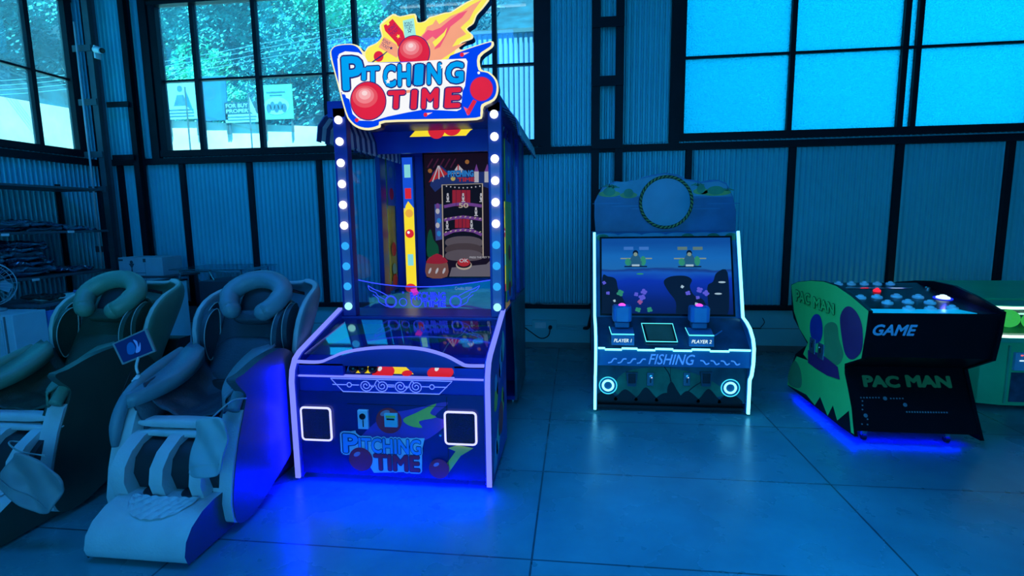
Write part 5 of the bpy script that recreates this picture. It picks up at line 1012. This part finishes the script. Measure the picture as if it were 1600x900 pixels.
    nn_ = len(pth); hp = MB().tube(pth, [.054 + .004*sin(pi*k/(nn_-1)) for k in range(nn_)], lea, 16)
    for e_ in (pth[0], pth[-1]): hp.pad(e_, (.054, 0, 0), bu*.054, bn*.054, lea, 1, nu=14, nv=8)
    hp.build('head_pillow', R0, smooth=True)
    MB().pad(hc - bn*.015 - bu*.01, Vector((.125, 0, 0)), bu*.12, bn*.03, dark, .8, .8).build('pillow_lining', R0, smooth=True)
    MB().pad(hc - bu*.115 + bn*.012, Vector((.12, 0, 0)), bu*.04, bn*.035, inner, .5, .6).build('neck_pad', R0, smooth=True)
    MB().strip([hc + Vector((.15, 0, 0)) + bu*.13, hc + Vector((.19, .03, .06)), hc + Vector((.24, .10, .03))], .02, .006, bn, blackg).build('pillow_strap', R0)
    # rear body and base
    MB().prism([(X(-.27), y, z) for y, z in ((2.45, .05), (2.45, .36), (2.8, .40), (3.05, .50), (3.2, .72), (3.30, .72), (3.22, .3), (3.10, .05))], (.54, 0, 0), dark).build('rear_body', R0, bevel=.02)
    MB().box(X(-.24), X(.24), 2.42, 3.08, 0, .06, dark).build('base', R0, bevel=.008)
    return R0
she2 = mat('shell_leather', (.045, .075, .09), .38, vary=.1); she1 = mat('shell_leather_olive', (.04, .085, .07), .38, vary=.1)
pale = mat('pale_leather', (.55, .60, .62), .42, vary=.08, bump=.15, bscale=120); lea2 = mat('grey_leather', (.15, .26, .31), .40, vary=.10, bump=.12, bscale=110); inn2 = mat('dark_grey_leather', (.03, .06, .085), .42, vary=.2, bump=.2, bscale=90); drk = mat('black_leather', (.012, .022, .028), .5); rim2 = mat('piping_grey', (.40, .50, .52), .4)
lea1 = mat('olive_leather', (.12, .28, .20), .40, vary=.10, bump=.12, bscale=110); inn1 = mat('dark_olive_leather', (.02, .06, .04), .42, vary=.2, bump=.2, bscale=90); rim1 = mat('piping_olive', (.38, .50, .44), .4)
chair(-1.965, 'grey leather massage chair beside the pitching machine, facing the camera, tablet clamped on its arm', lea2, inn2, drk, rim2, pale, she2)
chair(-2.945, 'olive-lined massage chair at the left edge, cut off by the frame, behind the tablet', lea1, inn1, drk, rim1, pale, she1)
# heat pads lying over the chair fronts
def heat_pad(c, ux, vz, w, h, label, mt, cord, sag=.02):
    c, ux, vz = Vector(c), Vector(ux).normalized(), Vector(vz).normalized(); nn = ux.cross(vz).normalized(); t = thing('heat_pad', label, 'pad', c, 'heat pads on the massage chairs')
    rows = []
    for j in range(15):
        row = []
        for i in range(15):
            u, v = i/14*2-1, j/14*2-1; k = 1 - .10*(abs(u)**6*abs(v)**6)*2
            p = c + ux*u*w*k*(1 - .06*v) + vz*v*h*k + nn*(.010*sin(u*4+v*5) + .008*noise.noise(Vector((u*2, v*2, c.x))) + sag*(v*v))
            row.append(p)
        rows.append(row)
    MB().grid(rows, mt).build('pad_body', t, smooth=True, solid=.014, sub=1)
    MB().strip([p for p in [rows[3][i] + nn*.010 for i in range(1, 14)]], .004, .003, nn, mt).build('stitched_seam', t)
    MB().tube(smoothpath(cord, 5), .004, mat('cord_grey', (.30, .40, .40), .5), 6).build('cord', t, smooth=True)
padm = mat('pad_leatherette', (.30, .42, .46), .4, vary=.06); padm1 = mat('pad_leatherette_dark', (.22, .27, .29), .42, vary=.08)
heat_pad(at_y(327, 698, 2.10), (1, 0, .06), (.07, .28, 1), .082, .135, 'pale leatherette pad hanging over the front of the grey massage chair', padm, [at_y(322, 662, 2.16), at_y(345, 640, 2.2), at_y(365, 625, 2.26), at_y(385, 622, 2.32)])
heat_pad(at_y(52, 752, 2.02), (.86, 0, -.50), (.50, .2, .86), .150, .105, 'large dark-grey leatherette pad drooping over the front of the left-edge massage chair', padm1, [at_y(70, 712, 2.05), at_y(30, 705, 2.1), at_y(15, 690, 2.18), at_y(60, 690, 2.24), at_y(100, 665, 2.28)])
# tablet on a clamp stand
tc_ = at_y(209, 541, 2.38); t = thing('tablet_stand', 'small tablet on a gooseneck stand fixed to the grey massage chair arm', 'tablet', at_y(216, 590, 2.40))
cs = [at_y(175, 537, 2.37), at_y(228, 513, 2.37), at_y(243, 549, 2.39), at_y(191, 570, 2.39)]
MB().prism(cs, (0, .010, -.002), grey_p).build('tablet', t, bevel=.003); cen = sum(cs, Vector())/4
scp = MB(); ins = [cen + (p-cen)*.88 + Vector((0, -.0015, 0)) for p in cs]; scp.prism(ins, (0, .001, 0), lit('tablet_navy', (.0, .012, .13), .8)); 
f = Fr(cen + Vector((0, -.003, 0)), (cs[1]-cs[0]), (cs[0]-cs[3]), (0, -1, 0), .0006)
poly(scp, f, sp2([(-.045, -.02), (-.03, .02), (0, .03), (.012, .0), (-.01, -.03)], 4), lit('tablet_blue', (.0, .06, .38), .9), 1); poly(scp, f, sp2([(.0, -.03), (.02, .0), (.018, .035), (.035, .02), (.03, -.01), (.05, .01), (.03, -.03)], 4), lit('tablet_glow', (.02, .16, .7), .9), 2)
scp.build('display', t)
MB().tube(smoothpath([cen + Vector((.02, .012, -.03)), at_y(213, 572, 2.40), at_y(216, 584, 2.40)], 4), .007, white_p, 8).build('neck', t, smooth=True)
bz = at_y(216, 592, 2.40); MB().lathe(bz - Vector((0, 0, .012)), (0, 0, 1), [(.030, 0), (.030, .008), (.022, .012), (.022, .018), (.014, .024), (.008, .034)], white_p, 18).build('clamp_base', t, smooth=True)
MB().tube(smoothpath([at_y(204, 582, 2.40), at_y(195, 605, 2.36), at_y(192, 620, 2.30), at_y(215, 645, 2.36), at_y(245, 660, 2.42)], 5), .003, rubber, 6).build('charging_cable', t, smooth=True)
o = MB().pad(at_y(250, 655, 2.44), (.06, .0, .01), (0, .03, 0), (0, 0, .014), blackg, .6, rough=.004).build('remote_control', smooth=True); tag(o, 'black remote control lying on the grey massage chair seat', 'remote control')

# ------------------------------------------------------------ left side: shelves, packets, desks, fan
SH = thing('wall_shelving', 'long dark steel shelving unit under the side window, three shelves with price tags', 'shelf', (-5.6, 4.0, 0))
for z in (.985, 1.432, 1.89): MB().box(XL+.03, -5.30, 1.8, 5.43, z-.025, z, steel2).build('shelf_board', SH, bevel=.003)
for y in (1.85, 3.6, 5.40):
    for x in (-5.33, XL+.05): MB().box(x-.018, x+.018, y-.018, y+.018, 0, 1.95 if x < -5.5 else 1.89, steel).build('shelf_post', SH)
for px, py, z in ((8, 367, 1.42), (111, 362, 1.42), (56, 437, .97)): v = at_x(px, py, -5.295); MB().box(-5.298, -5.292, v.y-.035, v.y+.035, v.z-.012, v.z+.012, white_p).build('price_tag', SH)
pk_mats = [mat('plastic_wrap_a', (.02, .07, .13), .12, coat=1, vary=.5, bump=.5, bscale=18, spec=1), mat('plastic_wrap_b', (.05, .16, .22), .15, coat=1, vary=.5, bump=.5, bscale=14, spec=1), mat('plastic_wrap_c', (.02, .06, .12), .1, coat=1, vary=.5, bump=.5, bscale=22, spec=1)]
protos = []
for k in range(3):
    b = MB(); random.seed(20+k); ofs = Vector((k*7.0, 0, 0)); vs0 = len(b.v)
    b.pad((0, 0, 0), (.16, 0, 0), (0, .21, 0), (0, 0, .024), pk_mats[k], .35, .7, nu=64, nv=16)
    b.v = [v + noise.noise_vector(v*13 + ofs)*.026 + noise.noise_vector(v*45 + ofs)*.010 for v in b.v]; b.v = [Vector((v.x, v.y, v.z)) for v in b.v]
    protos.append(b)
used_p = {}
def packet(loc, k, rot, label, group):
    if k not in used_p: o = protos[k].build('wrapped_packet'); used_p[k] = o
    else: o = used_p[k].copy(); S.collection.objects.link(o)
    o.location = loc; o.rotation_euler = rot; tag(o, label, 'packet', group); return o
random.seed(11)
stk = [(3.42, 3), (3.78, 4), (4.15, 3), (4.52, 2), (4.86, 2), (5.2, 1)]; words = ['at the near end', 'in the tallest heap', 'in the middle', 'right of the middle', 'near the far end', 'at the far end']; lev = ['lowest', 'second', 'third', 'topmost']
for i, (y, n) in enumerate(stk):
    for k in range(n):
        lv = 'only' if n == 1 else (lev[k] if k < n-1 else 'topmost'); packet((-5.55 + random.uniform(-.04, .04), y + random.uniform(-.04, .04), 1.458 + .052*k), (i+k) % 3, (random.uniform(-.10, .10), random.uniform(-.10, .10), random.uniform(-.3, .3)), 'crumpled glossy plastic packet on the middle shelf, %s one %s' % (lv, words[i]), 'glossy packets on the middle shelf')
for k in range(7): packet((-5.53 + random.uniform(-.03, .03), 4.62 + random.uniform(-.05, .05), 1.012 + .050*k), k % 3, (random.uniform(-.05, .05), random.uniform(-.05, .05), random.uniform(-.12, .12)), 'flat glossy packet in the tall stack on the bottom shelf, %s from the shelf' % ['first', 'second', 'third', 'fourth', 'fifth', 'sixth', 'seventh'][k], 'stacked packets on the bottom shelf')
for k in range(4): packet((-5.55, 4.22 + random.uniform(-.04, .04), 1.012 + .050*k), (k+1) % 3, (random.uniform(-.06, .06), random.uniform(-.06, .06), random.uniform(-.2, .2)), 'glossy packet in the low stack behind the fan, %s from the shelf' % ['first', 'second', 'third', 'fourth'][k], 'low packets on the bottom shelf')
packet((-5.56, 5.12, 1.012), 2, (0, 0, .1), 'dull dark packet alone at the far end of the bottom shelf', 'low packets on the bottom shelf')
# desk and things on it
DK = thing('desk', 'dark-topped desk below the shelves holding papers and cables', 'desk', (-5.0, 4.6, 0))
MB().box(-5.28, -4.68, 4.02, 5.30, .77, .80, mat('desk_top', (.05, .08, .10), .25)).build('desk_top', DK, bevel=.003)
for x in (-5.25, -4.71):
    for y in (4.06, 5.26): MB().box(x-.02, x+.02, y-.02, y+.02, 0, .77, steel2).build('desk_leg', DK)
tag(MB().prism([(-5.16, 4.32, .803), (-4.86, 4.20, .803), (-4.76, 4.62, .803), (-5.05, 4.74, .803)], (0, 0, .012), mat('paper_cyan', (.55, .85, .80), .5)).build('paper_stack'), 'pale sheaf of papers on the desk beside the fan', 'papers')
tag(MB().box(-5.02, -4.74, 4.66, 4.94, .802, .845, mat('folder_blue', (.06, .20, .45), .35)).build('ring_folder', bevel=.006), 'blue folder lying flat on the desk beside the papers', 'folder')
tag(MB().box(-5.0, -4.72, 5.02, 5.27, .802, .86, mat('small_carton', (.45, .62, .68), .5)).build('flat_box', bevel=.004), 'flat pale box at the far end of the desk', 'box')
cc = Vector((-4.86, 5.12, .875)); o = MB().tube(smoothpath([cc + Vector((.10*cos(a*1.1)*(1 + .25*sin(a*.7)), .07*sin(a*1.1), .02*abs(sin(a*1.9)))) for a in [k*.55 for k in range(30)]], 3), .005, rubber, 6).build('cable_coil', smooth=True); tag(o, 'tangled coil of thin cable on the flat box', 'cable')
cc = Vector((-4.86, 4.22, .83)); o = MB().tube(smoothpath([cc + Vector((.14*cos(a*1.3)*(1 + .3*sin(a*.5)), .10*sin(a*1.1), .02*abs(sin(a*2.1)))) for a in [k*.6 for k in range(40)]], 3), .011, rubber, 6).build('cable_bundle', smooth=True); tag(o, 'bundle of thick black cables on the near corner of the desk', 'cable')
CB = thing('white_cabinet', 'white cabinet with a pale front panel at the left edge, below the fan', 'cabinet', (-5.0, 3.85, 0))
MB().box(-5.55, -4.60, 3.72, 4.0, .03, .765, mat('cabinet_white', (.42, .60, .66), .35, vary=.06)).build('body', CB, bevel=.006)
MB().box(-5.5, -4.70, 3.712, 3.722, .08, .72, mat('door_white', (.36, .56, .62), .2, vary=.08)).build('door', CB, bevel=.003); MB().box(-4.675, -4.665, 3.71, 3.722, .03, .75, skirt).build('seam', CB); MB().box(-5.5, -4.65, 3.74, 3.98, 0, .03, black).build('plinth', CB)
tag(MB().prism([(-4.66, 4.03, .45), (-4.62, 4.03, .74), (-4.62, 4.55, .74), (-4.66, 4.55, .45)], (-.04, 0, 0), mat('blue_bag', (.06, .22, .62), .4, vary=.4, scale=9)).build('blue_bag'), 'blue plastic bag hanging under the desk edge', 'bag')
# pedestal fan seen from behind
fc = Vector((-4.98, 3.86, 1.00)); FN = thing('desk_fan', 'round wire-guard fan with a pale motor housing at the left edge', 'fan', (fc.x, fc.y, .765)); ax = Vector((.55, -.83, 0)).normalized(); ux = Vector((ax.y, -ax.x, 0)); uz = Vector((0, 0, 1)); wm = mat('fan_wire', (.35, .5, .55), .4)
MB().lathe((fc.x, fc.y, .765), (0, 0, 1), [(.11, 0), (.11, .02), (.03, .035)], grey_p, 24).build('foot', FN, smooth=True); MB().tube([(fc.x, fc.y, .79), (fc.x, fc.y, .96)], .014, grey_p, 10).build('stem', FN)
MB().lathe(fc, ax, [(.045, -.02), (.06, .0), (.06, .09), (.045, .125), (.02, .135)], white_p, 24).build('motor_housing', FN, smooth=True)
g = MB()
for dd, rr in ((-.08, .175), (-.035, .19), (.01, .175), (-.09, .10), (.02, .09)): g.tube([fc + ax*dd + ux*rr*cos(2*pi*k/28) + uz*rr*sin(2*pi*k/28) for k in range(28)], .004 if rr > .18 else .002, wm, 6, True)
for k in range(28):
    a = 2*pi*k/28; d = ux*cos(a) + uz*sin(a); g.tube([fc + ax*.015 + d*.05, fc + ax*.01 + d*.175, fc - ax*.035 + d*.19, fc - ax*.08 + d*.175, fc - ax*.09 + d*.04], .0012, wm, 4)
g.build('wire_guard', FN)
for k in range(4):
    a = 2*pi*k/4 + .3; d = ux*cos(a) + uz*sin(a); e = ax.cross(d); MB().prism([fc - ax*.04 + d*.03, fc - ax*.055 + d*.10 + e*.055, fc - ax*.05 + d*.155 + e*.03, fc - ax*.025 + d*.15 - e*.04, fc - ax*.03 + d*.06 - e*.02], ax*.003, mat('fan_blade', (.15, .3, .36), .3)).build('blade', FN)
# chest, carton on table, glass table
tag(MB().box(-4.64, -4.08, 4.40, 5.05, .0, .90, mat('chest_white', (.45, .85, .95), .35, vary=.06)).box(-4.65, -4.07, 4.39, 5.06, .90, .915, steel).build('display_counter', bevel=.005), 'pale box-shaped counter with a dark glossy top behind the massage chairs', 'counter')
tag(MB().box(-4.10, -3.72, 5.25, 5.75, 0, .86, mat('counter_dark', (.02, .04, .06), .3)).build('dark_cabinet', bevel=.005), 'dark cabinet under the glass table behind the massage chairs', 'cabinet')
GT = thing('glass_table', 'glass-topped table with chrome legs against the corrugated wall', 'table', (-3.95, 5.55, 0))
MB().box(-4.42, -3.55, 5.22, 5.88, .985, .997, clear('table_glass', (.45, .8, .9), .6, .12)).build('glass_top', GT)
for x in (-4.36, -3.62):
    for y in (5.30, 5.80): MB().tube([(x, y, 0), (x, y, .985)], .014, chrome, 10).build('leg', GT)
MB().tube([(-4.36, 5.30, .965), (-3.62, 5.30, .965), (-3.62, 5.80, .965), (-4.36, 5.80, .965)], .009, chrome, 8, True).build('top_rail', GT); MB().tube([(-4.0, 5.30, .965), (-3.95, 5.30, .87)], .008, chrome, 8).build('brace', GT)
ST = thing('side_table', 'low dark table carrying the cardboard carton in the corner', 'table', (-5.0, 5.55, 0))
MB().box(-5.27, -4.50, 5.35, 5.80, .885, .905, steel2).build('table_top', ST)
for x in (-5.24, -4.53):
    for y in (5.38, 5.77): MB().box(x-.015, x+.015, y-.015, y+.015, 0, .885, steel2).build('leg', ST)
CT = thing('carton', 'cardboard carton printed with a dark hoist symbol, on the low table in the corner', 'box', (-4.95, 5.55, .905)); ck = mat('carton_board', (.30, .46, .52), .6, vary=.08); ckd = mat('carton_print', (.03, .07, .09), .6)
MB().box(-5.19, -4.64, 5.40, 5.70, .905, 1.115, ck).build('box_body', CT, bevel=.003)
c_ = MB(); f = Fr((-5.19, 5.40, .905), (1, 0, 0), (0, 0, 1), (0, -1, 0), .001); poly(c_, f, [(.13, .14), (.20, .14), (.17, .09), (.175, .03), (.15, .03), (.16, .09)], ckd, 1); disc(c_, f, .165, .155, .02, ckd, 1); rect(c_, f, .0, .33, .03, .036, ckd, 1); rect(c_, f, .31, .345, .155, .195, ckd, 1); rect(c_, f, .0, .06, .17, .19, ckd, 1); rect(c_, f, .33, .333, .0, .15, ckd, 1); c_.build('printed_symbol', CT)
tag(MB().pad((-4.80, 5.22, .93 if False else .83), (.16, 0, 0), (0, .07, 0), (0, 0, .03), blackg, .6).build('dark_pouch', smooth=True) if False else MB().box(-4.62, -4.2, 4.62, 4.95, .916, .93, mat('glass_tray', (.05, .14, .18), .1)).build('glass_tray', bevel=.003), 'dark glossy tray on top of the pale counter', 'tray')
